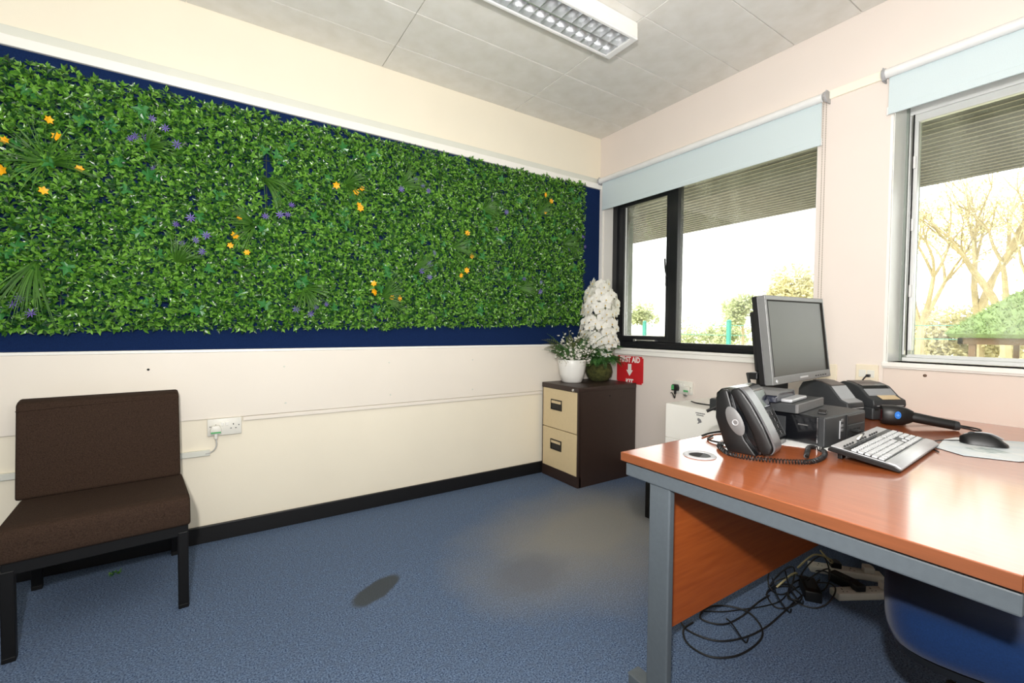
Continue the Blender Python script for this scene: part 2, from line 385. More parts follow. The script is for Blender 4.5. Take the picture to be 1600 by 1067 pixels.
# ------------------------------------------------------------------ windows
def wbox(y0, y1, z0, z1, x0=.12, x1=.18, bev=.003): return bx(x0, x1, y0, y1, z0, z1, bev)
win1 = tag(thing('window_1', None, None), kind='structure')
ya, yb = W1
b = wbox(ya, yb, SZ, SZ+.05); box(b, .12, .18, ya, yb, WT-.07, WT, .003); box(b, .12, .18, yb-.072, yb, SZ+.05, WT-.07, .003); box(b, .12, .18, ya, ya+.055, SZ+.05, WT-.07, .003)
box(b, .105, .12, yb-.05, yb, SZ, WT, .002); box(b, .105, .12, ya, yb, SZ, SZ+.022, .002)
obj('frame', b, M_blackframe, win1)
obj('mullion', bx(.112, .18, -.673, -.602, SZ+.05, WT-.07, .003), M_blackframe, win1)
b = wbox(-.602, yb-.072, SZ+.05, SZ+.092, .115, .17); box(b, .115, .17, -.602, yb-.072, WT-.112, WT-.07, .003)
box(b, .115, .17, yb-.118, yb-.072, SZ+.092, WT-.112, .003); box(b, .115, .17, -.602, -.575, SZ+.092, WT-.112, .003)
sash = obj('sash', b, M_blackframe, win1)
b = bx(.098, .112, -.50, -.29, SZ+.052, SZ+.066, .003); box(b, .094, .114, -.318, -.29, SZ+.048, SZ+.07, .003)
obj('stay', b, M_chrome, sash, 'silver casement stay')
b = bx(.092, .115, -.60, -.588, 1.42, 1.50, .004); tube(b, [(.10, -.594, 1.50), (.085, -.594, 1.55), (.08, -.594, 1.62)], .006, 8)
obj('handle', b, M_blackframe, sash)
obj('pane', bx(.143, .147, -.58, yb-.112, SZ+.085, WT-.105), M_glass, win1)
obj('pane', bx(.143, .147, ya+.045, -.668, SZ+.045, WT-.065), M_glass, win1)
b = bx(.137, .141, -.58, -.575, SZ+.09, WT-.11)
for z in (SZ+.0925,): box(b, .13, .1425, yb-.118, -.575, z, z+.004); box(b, .13, .1425, yb-.122, yb-.117, z, WT-.112)
obj('glazing_bead', b, M_alu, win1, 'thin pale strip round the glass')
b = bx(-.022, .12, ya-.03, yb+.03, SZ-.05, SZ-.0, .004); box(b, -.03, .0, ya-.03, yb+.03, SZ-.018, SZ+.001, .004)
obj('sill', b, M_white, win1)
b = bx(.002, .118, yb-.003, yb+.002, SZ, WT); box(b, .002, .118, ya-.002, ya+.003, SZ, WT); box(b, .002, .118, ya, yb, WT-.004, WT+.002)
obj('lining', b, M_white, win1)

win2 = tag(thing('window_2', None, None), kind='structure')
ya, yb = W2
b = wbox(ya, yb, SZ, SZ+.018, .165, .215); box(b, .165, .215, ya, yb, WT-.05, WT, .003); box(b, .165, .215, yb-.018, yb, SZ+.03, WT-.05, .003); box(b, .165, .215, ya, ya+.03, SZ+.03, WT-.05, .003)
obj('frame', b, M_alu, win2)
b = wbox(ya+.034, yb-.024, SZ+.018, SZ+.034, .172, .205); box(b, .172, .205, ya+.034, yb-.024, WT-.085, WT-.05, .003); box(b, .172, .205, yb-.044, yb-.024, SZ+.052, WT-.085, .003); box(b, .172, .205, ya+.034, ya+.06, SZ+.052, WT-.085, .003)
sash2 = obj('sash', b, M_alu, win2)
b = B()
for z in (1.30, 1.62, 1.92): box(b, .158, .168, yb-.04, yb-.03, z-.03, z+.03, .002)
obj('hinge', b, M_tube, sash2)
obj('seal', bx(.164, .174, yb-.0245, yb-.029, SZ+.03, WT-.05), M_hole, win2, 'dark gap between frame and sash')
obj('pane', bx(.186, .190, ya+.055, yb-.040, SZ+.030, WT-.08), M_glass, win2)
b = bx(-.016, .165, ya-.02, yb+.012, SZ-.028, SZ-.0, .003); box(b, -.024, .0, ya-.02, yb+.012, SZ-.02, SZ+.001, .003)
obj('sill', b, M_white, win2)
b = bx(.002, .164, yb-.003, yb+.002, SZ, WT); box(b, .002, .164, ya-.002, ya+.003, SZ, WT); box(b, .002, .164, ya, yb, WT-.004, WT+.002)
obj('lining', b, mat('white_gloss_lining', (244, 245, 240), .3, noise=.01), win2)
obj('architrave', bx(-.006, .002, yb+.0, yb+.012, SZ, 2.12, .001), M_white, win2)

# ------------------------------------------------------------------ roller blinds
def blind(label, y0, y1, zt, zb, chain, name='roller_blind'):
    t = thing(name, label, 'blind', (-.04, (y0+y1)/2, zt), 0); h = (y1-y0)/2
    obj('roller_tube', lathe(B(), [(0, -h+.018), (.021, -h+.018), (.021, h-.012), (0, h-.012)], 24, xf=RX(R(-90))), M_tube, t, smooth=40)
    dz = zb-zt
    c = obj('cloth', bx(.0165, .0185, -h+.03, h-.02, dz+.03, .004), M_blind, t)
    obj('bottom_bar', bx(.0125, .0215, -h+.03, h-.02, dz, dz+.034, .003), M_blind, t)
    obj('end_cap', bx(.0145, .0195, -h+.03-.006, -h+.03, dz-.002, dz+.036, .001), M_tube, t)
    obj('end_cap', bx(.0145, .0195, h-.02, h-.014, dz-.002, dz+.036, .001), M_tube, t)
    for s in (-1, 1):
        b = lathe(B(), [(0, -.007), (.024, -.007), (.026, 0), (.024, .007), (0, .007)], 20, xf=TR((0, s*(h-.006), 0)) @ RX(R(-90)))
        box(b, -.01, .04, s*(h-.002)-.003, s*(h-.002)+.003, -.03, .03, .002)
        obj('bracket', b, M_bracket, t, smooth=40)
    if chain:
        # one long loop of small balls on a cord
        s = -1; y = -h+.008; b = B(); zlow = -1.47; me = B()
        for dx, top, k in ((-.024, 0, 1), (.024, 0, 1)):
            n = 122
            for i in range(n):
                z = -i*(abs(zlow)/n)
                ic = bmesh.ops.create_icosphere(b, subdivisions=1, radius=.0023, matrix=TR((dx-.004, y-.004+(.006 if dx > 0 else 0), z)))
        tube(b, [(-.028, y-.004, 0), (-.028, y-.004, zlow), ], .0007, 5, smooth=False); tube(b, [(.02, y+.002, 0), (.02, y+.002, zlow)], .0007, 5, smooth=False)
        obj('bead_chain', b, mat('beige_beads', (160, 148, 130), .5, noise=.03), t, kind='stuff')
    return t
blind('pale blue roller blind at the top of the left window, next to the green wall', -1.668, -.03, 2.304, 2.068, True)
blind('pale blue roller blind at the top of the right window, cut by the frame edge', -3.62, -1.898, 2.304, 2.117, False)

# ------------------------------------------------------------------ navy board, artificial hedge
tag(obj('pin_board', bx(-5.4, -.016, -.014, -.001, .981, 2.242, .001), M_navy), 'long navy blue felt covered board on the wall behind the artificial hedge', 'board')

HX0, HX1, HZ0, HZ1 = -3.95, -.225, 1.115, 2.195
def tilt(x, z): return z + .021*(x+2.0)
hedge = thing('artificial_hedge', 'wide green artificial hedge of small leaves with yellow and purple flowers on a navy board', 'plant', (-2.0, -.014, 1.1))
HO = Vector((-2.0, -.014, 1.1))
b = B(); nx = 38
for i in range(nx):
    x = HX0+.03+(HX1-HX0-.06)*i/(nx-1)
    box(b, x-.002, x+.002, -.021, -.017, HZ0+.02, HZ1-.02)
for i in range(12):
    z = HZ0+.03+(HZ1-HZ0-.06)*i/11
    box(b, HX0+.03, HX1-.03, -.024, -.020, z-.002, z+.002)
for v in b.verts: v.co.z = tilt(v.co.x, v.co.z)
obj('backing_grid', b, M_grid_green, hedge, xf=TR(-HO))
V, F = [], []
def add_leaf(base, d, side, nrm, ln, wd):
    k = len(V); mid = base+d*ln*.5
    V.extend([tuple(base), tuple(mid+side*wd*.5+nrm*wd*.18), tuple(mid-nrm*wd*.02), tuple(mid-side*wd*.5+nrm*wd*.18), tuple(base+d*ln-nrm*ln*.12)])
    F.extend([(k, k+1, k+2), (k, k+2, k+3), (k+1, k+4, k+2), (k+2, k+4, k+3)])
def rosette(c, ax, n, ln, wd, e0=.3, e1=1.0):
    ax = ax.normalized(); a = ax.cross(Vector((0, 0, 1))).normalized(); q = ax.cross(a); ph = rnd.uniform(0, 6.28)
    for i in range(n):
        th = ph+i*2.4+rnd.uniform(-.3, .3); el = rnd.uniform(e0, e1)
        out = a*math.cos(th)+q*math.sin(th); d = (out*math.cos(el)+ax*math.sin(el)).normalized()
        sd = d.cross(ax).normalized(); nr = sd.cross(d).normalized()
        s = rnd.uniform(.75, 1.25); add_leaf(c+ax*rnd.uniform(-.006, .01), d, sd, nr, ln*s, wd*s)
z = HZ0-.004
row = 0
while z < HZ1+.004:
    x = HX0+(.015 if row % 2 else 0)
    while x < HX1:
        xx, zz = x+rnd.uniform(-.011, .011), z+rnd.uniform(-.011, .011)
        gap = abs(xx+2.44+.012*math.sin(zz*9)) < .022 and 1.72 < zz < 2.02 and rnd.random() < .85
        hole = rnd.random() < .015
        if not gap and not hole:
            dpt = rnd.choice([-.03, -.045, -.05, -.058, -.062])
            ax = Vector((rnd.uniform(-.45, .45), -1, rnd.uniform(-.35, .6)))
            if zz < HZ0+.03: ax.z -= .55
            if zz > HZ1-.03: ax.z += .3
            if xx > HX1-.03: ax.x += .5
            rosette(Vector((xx, dpt, tilt(xx, zz))), ax, 8, .028, .0122, .15, 1.0)
        x += .0235
    z += .022; row += 1
pyobj('foliage', [tuple(Vector(v)-HO) for v in V], F, M_hedgeleaf, hedge, 'stuff')
# the larger ivy leaves, each its own part
pts5 = [(0, 0), (.022, -.012), (.030, .004), (.014, .016), (.034, .034), (.012, .034), (0, .066), (-.012, .034), (-.034, .034), (-.014, .016), (-.030, .004), (-.022, -.012)]
verts = [(0, .012, -.004)] + [(x, y, .0025*(i % 2)) for i, (x, y) in enumerate(pts5)]
fcs = [(0, i, i % 12+1) for i in range(1, 13)]
ivme = None
for i in range(170):
    x = rnd.uniform(HX0+.1, HX1-.07); z = rnd.uniform(HZ0+.06, HZ1-.07)
    if ivme is None: o = pyobj('leaf', verts, fcs, M_ivy, hedge); ivme = o.data
    else: o = bpy.data.objects.new('leaf', ivme); COL.objects.link(o); o.parent = hedge
    o.location = Vector((x, -.066-rnd.uniform(0, .012), tilt(x, z)))-HO
    o.rotation_euler = (R(90)+rnd.uniform(-.5, .5), rnd.uniform(-3.1, 3.1), rnd.uniform(-.5, .5)); s = rnd.uniform(.55, .95); o.scale = (s,)*3
# grass tufts with flowers (part), each flower a sub-part
def star_mesh(n, rad, wd, mt, name):
    b = B()
    for i in range(n):
        a = 2*math.pi*i/n; d = Vector((math.cos(a), math.sin(a), .25)).normalized(); sd = Vector((-math.sin(a), math.cos(a), 0))
        p = [b.verts.new(q) for q in (Vector((0, 0, 0)), d*rad*.5+sd*wd, d*rad, d*rad*.5-sd*wd)]
        b.faces.new(p)
    bmesh.ops.create_icosphere(b, subdivisions=1, radius=rad*.1)
    me = bpy.data.meshes.new(name); b.to_mesh(me); b.free(); me.materials.append(mt); return me
me_y = star_mesh(6, .021, .0065, M_yellow, 'yellow_flower'); me_p = star_mesh(8, .023, .0022, M_purple, 'purple_flower')
TUFTS = [('y', (-3.251, 1.78), [(-3.213, 1.886), (-3.363, 1.835), (-3.373, 1.714), (-3.146, 1.765), (-3.257, 1.654), (-3.237, 1.949)], 110, 300, .17),
 ('p', (-2.926, 1.914), [(-2.899, 2.042), (-2.851, 2.011), (-2.975, 1.932), (-2.957, 1.948), (-2.93, 1.951), (-2.807, 1.946), (-2.895, 1.818)], 20, 150, .12),
 ('p', (-2.452, 1.87), [(-2.324, 1.74), (-2.378, 1.682), (-2.446, 1.663), (-2.342, 1.687)], -40, 60, .15),
 ('y', (-2.491, 1.62), [(-2.581, 1.548), (-2.6, 1.499), (-2.529, 1.471), (-2.561, 1.64)], 190, 130, .13),
 ('p', (-3.291, 1.367), [(-3.354, 1.18), (-3.335, 1.204), (-3.3, 1.143)], 255, 60, .26),
 ('p', (-2.82, 1.385), [(-2.792, 1.487), (-2.743, 1.508), (-2.715, 1.456), (-2.815, 1.574), (-2.699, 1.537), (-2.759, 1.612)], 65, 75, .13),
 ('p', (-2.259, 1.31), [(-2.305, 1.192), (-2.235, 1.17), (-2.154, 1.225), (-2.203, 1.206)], 310, 150, .14),
 ('y', (-2.039, 1.912), [(-2.098, 1.885), (-1.991, 1.868), (-1.974, 1.795), (-1.959, 1.892), (-1.966, 1.778)], 10, 200, .12),
 ('p', (-1.72, 1.962), [(-1.637, 1.999), (-1.588, 1.973), (-1.554, 1.948), (-1.726, 1.929)], 35, 100, .15),
 ('y', (-1.837, 1.277), [(-1.89, 1.354), (-1.886, 1.309), (-1.783, 1.277), (-1.736, 1.275), (-1.882, 1.298)], 20, 120, .15),
 ('p', (-1.637, 1.445), [(-1.514, 1.569), (-1.543, 1.499), (-1.594, 1.451), (-1.543, 1.415)], 45, 70, .17),
 ('y', (-1.375, 1.619), [(-1.28, 1.722), (-1.246, 1.575), (-1.283, 1.479), (-1.325, 1.443)], 0, 120, .15),
 ('p', (-1.152, 1.901), [(-1.097, 1.976), (-1.02, 1.967), (-.978, 1.904), (-1.054, 1.776)], 20, 120, .13),
 ('y', (-.689, 1.939), [(-.64, 2.08), (-.586, 2.042), (-.639, 1.954)], 50, 120, .14),
 ('p', (-.442, 1.746), [(-.266, 1.817), (-.245, 1.745), (-.333, 1.868), (-.408, 1.704)], 15, 120, .15),
 ('p', (-.853, 1.39), [(-.748, 1.466), (-.821, 1.452), (-.673, 1.439), (-.678, 1.373)], 20, 110, .14)]
for kind, (tx, tz), fl, mid, spread, ln in TUFTS:
    V2, F2 = [], []
    base = Vector((tx, -.045, tz))
    def blade(tip, wd=.0035, sag=.03):
        k0 = len(V2); n = 5; d = tip-base; sd = Vector((0, -1, 0)).cross(d).normalized()
        for i in range(n+1):
            t = i/n; p = base+d*t+Vector((0, -.045*math.sin(t*math.pi*.8), -sag*t*t)); ww = wd*(1-t*.85)
            V2.append(tuple(p+sd*ww-HO)); V2.append(tuple(p-sd*ww-HO))
            if i: a = k0+2*i; F2.append((a-2, a-1, a+1, a))
    for i in range(34):
        a = R(mid+rnd.uniform(-.5, .5)*spread); l = ln*rnd.uniform(.7, 1.15)
        blade(base+Vector((math.cos(a)*l, -rnd.uniform(.02, .06), math.sin(a)*l)), rnd.uniform(.0028, .0042), rnd.uniform(.0, .03))
    for fx, fz in fl: blade(Vector((fx, -.085, fz)), .0018, 0)
    tf = pyobj('grass_tuft', V2, F2, M_blade, hedge)
    for fx, fz in fl:
        o = bpy.data.objects.new('yellow_flower' if kind == 'y' else 'purple_flower', me_y if kind == 'y' else me_p); COL.objects.link(o); o.parent = tf
        o.location = Vector((fx, -.092, fz))-HO; o.rotation_euler = (R(90)+rnd.uniform(-.6, .6), rnd.uniform(0, 6), rnd.uniform(-.6, .6)); s = rnd.uniform(.75, 1.15); o.scale = (s,)*3
# ------------------------------------------------------------------ left wall socket, trunking
def socket_plate(name, label, w_, h_, xf_loc, rz, cat='socket', kind='double'):
    """plate built facing -y at local origin (centre), on the wall"""
    t = thing(name, label, cat, xf_loc, rz)
    obj('faceplate', bx(-w_/2, w_/2, -.011, 0, -h_/2, h_/2, .003), M_socket, t, smooth=30)
    if kind == 'double':
        b = B()
        for s in (-1, 1):
            cx = s*.038
            box(b, cx-.002, cx+.002, -.0118, -.010, .006, .014); box(b, cx-.014, cx-.007, -.0118, -.010, -.012, -.0085); box(b, cx+.007, cx+.014, -.0118, -.010, -.012, -.0085)
        obj('pin_slot', b, M_hole, t)
        for s in (-1, 1):
            obj('switch', bx(s*.010-.0065, s*.010+.0065, -.0165, -.010, .008, .026, .0015, xf=RX(R(6))), M_white, t)
        for s in (-1, 1):
            obj('screw', lathe(B(), [(.0032, 0), (.003, .0012), (0, .0015)], 10, xf=TR((s*.062, -.011, .004)) @ RX(R(90))), M_midgrey, t)
    return t
socket_plate('wall_socket', 'white double wall socket beside the brown chair, left half in use', .148, .086, (-2.630, -.0125, .585), 0)
t = thing('power_plug', 'white three-pin plug with a green label in the socket beside the brown chair', 'plug', (-2.668, -.0255, .573))
b = prism(B(), [(-.022, -.018), (.022, -.018), (.024, .004), (.016, .024), (-.016, .024), (-.024, .004)], -.026, .002, 'xz', .004)
box(b, -.007, .007, -.018, -.004, -.045, -.016, .003)
obj('plug_body', b, M_socket, t, smooth=40)
obj('test_label', bx(-.021, .021, -.0268, -.025, -.014, -.006), M_greenlabel, t, 'green label')
obj('cable', tube(B(), [(0, -.011, -.043), (.002, -.008, -.075), (-.006, -.004, -.098), (-.022, .004, -.112), (-.045, .006, -.118)], .0032, 8), M_greycable, t)
t = tag(obj('cable_trunking', bx(-3.75, -2.693, -.018, -.0005, .444, .472, .002), M_rail_grey), 'thin grey cable trunking on the wall behind the brown chair', 'trunking')

# ------------------------------------------------------------------ brown reception chair
ch = thing('reception_chair', 'low brown fabric chair with black steel legs against the left wall', 'chair', (-3.035, -.343, 0), R(6.2))
pr = [(-.295, .325), (-.30, .345), (-.297, .405), (-.285, .432), (-.25, .437), (.10, .418), (.17, .41), (.18, .40), (.18, .335), (.17, .325)]
b = prism(B(), pr, -.258, .252, 'yz', .010, 3); obj('seat', b, M_brownfab, ch, smooth=50)
b = prism(B(), [(.118, .42), (.128, .412), (.195, .412), (.205, .42), (.262, .775), (.258, .79), (.25, .795), (.20, .79), (.178, .782), (.174, .77)], -.272, .245, 'yz', .009, 3)
obj('backrest', b, M_brownfab, ch, smooth=50)
b = tube(B(), [(-.272, .170, .755), (-.10, .172, .762), (.10, .174, .766), (.245, .176, .77)], .0022, 6)
obj('seam', b, M_brownfab, ch)
b = B()
for y0, y1 in ((-.285, -.25), (.20, .235)): box(b, -.245, .245, y0, y1, .285, .327, .002)
for x0, x1 in ((-.245, -.21), (.21, .245)): box(b, x0, x1, -.25, .24, .285, .327, .002)
obj('seat_frame', b, M_blackmetal, ch)
for sx in (-1, 1):
    x = sx*.2305-.002
    b = bx(x-.0165, x+.0165, -.2875, -.2525, .014, .30, .003); obj('leg', b, M_blackmetal, ch)
    b = bx(x-.0165, x+.0165, .235, .27, .014, .30, .003); box(b, x-.0165, x+.0165, .225, .262, .285, .327, .002); obj('leg', b, M_blackmetal, ch)
    for y in (-.27, .2525): obj('foot_cap', bx(x-.0168, x+.0168, y-.0178, y+.0178, 0, .018, .003), M_blackmetal, ch)
    b = bx(sx*.13-.02, sx*.13+.02, .232, .245, .30, .60, .002, xf=TR((0, .0, .0)))
    for v in b.verts: v.co.y += max(0, v.co.z-.41)*.165-.02+(.04 if v.co.z > .4 else .0)
    obj('back_bracket', b, M_blackmetal, ch)
V, F = [], []
for i in range(6): rosette(Vector((rnd.uniform(-.02, .02), rnd.uniform(-.012, .012), .004)), Vector((rnd.uniform(-.6, .6), rnd.uniform(-.6, .6), 1)), 3, .018, .008)
fl = pyobj('fallen_sprig', V, F, M_hedgeleaf); fl.location = (-3.04, -.16, .0); tag(fl, 'small green plastic sprig fallen on the carpet under the brown chair', 'sprig')

# ------------------------------------------------------------------ filing cabinet
cx0, cx1, cy0, cy1, cz = -.594, -.018, -.432, -.026, .697
fc = thing('filing_cabinet', 'brown two-drawer filing cabinet with cream drawer fronts in the corner', 'filing cabinet', (cx0, (cy0+cy1)/2, 0))
FO = TR((-cx0, -(cy0+cy1)/2, 0)); hw = (cy1-cy0)/2; L_ = cx1-cx0
b = bx(.012, L_, -hw, hw, .0, cz-.03, .003); box(b, .0, .03, -hw, hw, .0, .078, .003); box(b, 0, .02, -hw, -hw+.014, .07, cz-.03, .001); box(b, 0, .02, hw-.014, hw, .07, cz-.03, .001)
obj('body', b, M_brown, fc)
obj('top', bx(-.004, L_, -hw-.003, hw+.003, cz-.036, cz, .004, 3), M_brown, fc, smooth=40)
def file_drawer(z0, z1):
    d = obj('drawer', bx(-.003, .02, -hw+.013, hw-.013, z0, z1, .002), M_coffee, fc, 'cream steel drawer front')
    zc = z0+(z1-z0)*.60; yc = .032
    b = bx(-.009, -.001, yc-.061, yc+.061, zc-.038, zc-.031, .0015); box(b, -.009, -.001, yc-.061, yc+.061, zc+.031, zc+.038, .0015)
    box(b, -.009, -.001, yc-.061, yc-.055, zc-.038, zc+.038, .0015); box(b, -.009, -.001, yc+.055, yc+.061, zc-.038, zc+.038, .0015); box(b, -.0045, -.002, yc-.056, yc+.056, zc-.032, zc+.012)
    obj('handle', b, M_blackp, d, 'dark recessed handle')
    obj('label_holder', bx(-.007, -.002, yc-.055, yc+.055, zc+.010, zc+.029, .001), M_coffee, d)
file_drawer(.080, .368); file_drawer(.374, .660)
obj('lock', lathe(B(), [(.0, 0), (.011, 0), (.011, .012), (.008, .015), (0, .015)], 16, xf=TR((-.004, -hw+.042, cz-.020)) @ RY(R(-90))), M_chrome, fc, 'chrome lock', smooth=40)
b = lathe(B(), [(.007, 0), (.006, .002), (0, .003)], 10, xf=TR((.30, -hw, cz-.075)) @ RX(R(90))); obj('plug', b, M_hole, fc)

# ------------------------------------------------------------------ first aid sign
sg = thing('first_aid_sign', 'red FIRST AID KIT sign with a white down arrow behind the filing cabinet', 'sign', (-.003, -.352, .79))
b = prism(B(), [(-.131, -.105), (.131, -.105), (.131, .105), (-.131, .105)], -.0015, .0015, 'xz')
bmesh.ops.bevel(b, geom=[e for e in b.edges if abs((e.verts[0].co-e.verts[1].co).y) > .002], offset=.012, segments=4, affect='EDGES')
SX = RZ(R(-90))
obj('sign_plate', b, M_red, sg, xf=SX)
XF = SX @ RX(R(90))
text_part('lettering', 'FIRST AID', .058, SX @ TR((0, -.002, .077)) @ RX(R(90)), M_signwhite, sg, .0022, sx=.80)
text_part('lettering', 'KIT', .058, SX @ TR((0, -.002, -.094)) @ RX(R(90)), M_signwhite, sg, .0022, sx=.85)
b = prism(B(), [(-.017, .045), (-.017, -.002), (-.033, -.002), (0, -.048), (.033, -.002), (.017, -.002), (.017, .045)], -.0022, -.001, 'xz'); obj('arrow', b, M_signwhite, sg, xf=SX)

# ------------------------------------------------------------------ plants on the cabinet
PZ = cz+.0005
pt = thing('flower_pot', 'white ceramic pot of small white flowers and ferns on the filing cabinet', 'potted plant', (-.405, -.142, PZ))
obj('pot', lathe(B(), [(0, 0), (.068, 0), (.076, .006), (.092, .06), (.103, .12), (.108, .168), (.106, .172), (.101, .168), (.094, .12), (.086, .07), (.0, .06)], 40), M_ceramic, pt, smooth=50)
obj('soil', lathe(B(), [(0, .13), (.06, .135), (.094, .13)], 20), M_moss, pt)
def frond(parent, base, tip, wd, mt, n=16, sag=.04, name='frond', curl=.0):
    Vv, Ff = [], []; base, tip = Vector(base), Vector(tip); d = tip-base; sd0 = d.cross(Vector((0, 0, 1)))
    if sd0.length < 1e-4: sd0 = Vector((1, 0, 0))
    sd0.normalize(); sd0 = (Matrix.Rotation(rnd.uniform(-.7, .7), 3, d.normalized()) @ sd0)
    prev = None
    def P(t): return base+d*t+Vector((0, 0, sag*math.sin(t*math.pi)-sag*.4*t*t))
    for i in range(n):
        t = .12+.88*i/n; p = P(t); dd = (P(min(1, t+.03))-P(t-.03)).normalized(); sd = (sd0-dd*sd0.dot(dd)).normalized(); nr = sd.cross(dd)
        l = wd*math.sin(math.pi*min(1, .18+.82*t*.95))*rnd.uniform(.85, 1.1)+.004; w2 = l*.2
        for s in (-1, 1):
            q = p+(sd*s*.85+dd*.55+nr*.15).normalized()*l; e = dd*w2; k = len(Vv)
            Vv.extend([tuple(p), tuple(p*.5+q*.5+e), tuple(q), tuple(p*.5+q*.5-e)]); Ff.append((k, k+1, k+2, k+3))
    k0 = len(Vv)
    for i in range(7):
        t = i/6; p = P(t); r_ = .0018*(1-t*.6)
        Vv.extend([tuple(p+sd0*r_), tuple(p-sd0*r_)])
        if i: a = k0+2*i; Ff.append((a-2, a-1, a+1, a))
    return pyobj(name, Vv, Ff, mt, parent)
def clampd(x, y, o):       # keep greenery off the two walls
    return (min(x, -.03-o[0]), min(y, -.075-o[1]))
for i in range(17):
    a = R(150+i*13+rnd.uniform(-8, 8)) if i < 9 else rnd.uniform(0, 6.28)
    l = rnd.uniform(.18, .33); zz = rnd.uniform(.22, .40)
    x, y = clampd(math.cos(a)*l, math.sin(a)*l, (-.405, -.142))
    frond(pt, (x*.1, y*.1, .135), (x, y, zz), rnd.uniform(.036, .055), M_fern2 if i % 2 else M_fern, 15, .03)
for i in range(5):
    x, y = clampd(-.16-.03*i, rnd.uniform(-.02, .12), (-.405, -.142))
    frond(pt, (0, 0, .14), (x, y, .20+.035*i), .034, M_fern2, 16, .05)
# sprays of wax flower: branching stems carrying single small flowers
Vs, Fs = [], []
b = B(); flo = []
for i in range(44):
    a = rnd.uniform(0, 6.28); l = rnd.uniform(.05, .20)
    if i < 30: a = R(rnd.uniform(170, 330))
    x, y = clampd(math.cos(a)*l, math.sin(a)*l, (-.405, -.142)); zt = rnd.uniform(.22, .40)
    if i % 4 == 0: x, y = clampd(math.cos(a)*.13, math.sin(a)*.13, (-.405, -.142)); zt = rnd.uniform(.15, .2)
    tube(b, [(x*.1, y*.1, .135), (x*.6, y*.6, zt*.85), (x, y, zt)], .0013, 5, k=3)
    for k in range(8):
        t = rnd.uniform(.55, 1.1); q = Vector((x*t, y*t, .13+(zt-.13)*min(1, t))) + Vector((rnd.gauss(0, .02), rnd.gauss(0, .02), rnd.gauss(0, .018)))
        q.x = min(q.x, .36); q.y = min(q.y, .05); flo.append(q)
obj('stem', b, M_fern2, pt)
wf = star_mesh(5, .0115, .0055, M_bloss, 'blossom')
rnd.shuffle(flo)
flo = flo[:170]+[Vector((min(.3, rnd.gauss(-.035, .055)), min(.04, rnd.gauss(-.085, .05)), rnd.gauss(.245, .045))) for _ in range(126)]
for q in flo:
    o = bpy.data.objects.new('blossom', wf); COL.objects.link(o); o.parent = pt; o.location = q; o.rotation_euler = (rnd.uniform(-1.3, 1.3), rnd.uniform(-1.3, 1.3), rnd.uniform(0, 6)); s = rnd.uniform(.7, 1.25); o.scale = (s,)*3

oc = thing('orchid_bowl', 'mossy round bowl with a tall cluster of white orchids and ferns behind the white pot', 'potted plant', (-.165, -.185, PZ))
b = lathe(B(), [(0, 0), (.05, 0), (.068, .006), (.092, .035), (.103, .07), (.100, .105), (.086, .132), (.08, .135), (.0, .125)], 40)
for v in b.verts:
    if v.co.length > .04: v.co += Vector(v.co).normalized()*(.004*math.sin(v.co.x*90)*math.cos(v.co.y*80+v.co.z*70))
obj('bowl', b, M_moss, oc, 'bowl covered in green and brown moss', smooth=60)
OO = (-.165, -.185)
for i in range(36):
    a = rnd.uniform(0, 6.28) if i > 18 else R(rnd.uniform(150, 330)); l = rnd.uniform(.10, .25); x, y = clampd(math.cos(a)*l, math.sin(a)*l, OO)
    frond(oc, (x*.2, y*.2, .12), (x, y, rnd.uniform(.13, .30)), rnd.uniform(.03, .05), M_fern, 18, .05)
for a, l, z in ((-75, .19, .145), (-50, .15, .18), (200, .17, .12)):     # broad leaves over the rim
    Vv, Ff = [], []
    for i in range(7):
        t = i/6; x, y = math.cos(R(a))*l*t, math.sin(R(a))*l*t; wz = .028*math.sin(math.pi*(.12+.86*t)); zz = .125+(z-.125)*t+.05*math.sin(t*3.1); sx_, sy_ = -math.sin(R(a))*wz, math.cos(R(a))*wz
        Vv += [(x+sx_, y+sy_, zz), (x, y, zz-.008), (x-sx_, y-sy_, zz)]
        if i: k = 3*i; Ff += [(k-3, k-2, k+1, k), (k-2, k-1, k+2, k+1)]
    pyobj('broad_leaf', Vv, Ff, M_fern2, oc, smooth=True)
b = B()
for k, (ex, ey) in enumerate(((-.03, .03), (.0, -.06), (-.06, -.02), (.03, -.03))):
    tube(b, [(0, 0, .12), (ex*.6, ey*.6, .35), (ex, ey, .58), (ex*1.2, ey*1.2-.02, .70)], .0035, 6)
obj('flower_stem', b, M_fern2, oc)
def petal(b, a, ln, wd, up_=.12):
    d = Vector((math.cos(a), math.sin(a), 0)); sd = Vector((-math.sin(a), math.cos(a), 0)); n = 4
    vs = []
    for i in range(n+1):
        t = i/n; w_ = wd*math.sin(math.pi*(.10+.84*t))**.8; z = up_*ln*math.sin(t*2.4)
        vs.append([b.verts.new(d*ln*t+sd*w_+Vector((0, 0, z*.5))), b.verts.new(d*ln*t+Vector((0, 0, z))), b.verts.new(d*ln*t-sd*w_+Vector((0, 0, z*.5)))])
    for p, q in zip(vs, vs[1:]):
        b.faces.new((p[0], p[1], q[1], q[0])); b.faces.new((p[1], p[2], q[2], q[1]))
b = B()
for a in (90, 212, 328): petal(b, R(a), .040, .013, .2)
for a in (10, 170): petal(b, R(a), .042, .026, .15)
ofm = bpy.data.meshes.new('orchid_flower'); b.to_mesh(ofm); b.free(); ofm.materials.append(M_petal); ofm.polygons.foreach_set('use_smooth', [True]*len(ofm.polygons))
b = B(); petal(b, R(270), .016, .006, .6); bmesh.ops.create_icosphere(b, subdivisions=1, radius=.005, matrix=TR((0, -.004, .006)))
lipm = bpy.data.meshes.new('lip'); b.to_mesh(lipm); b.free(); lipm.materials.append(M_lip)
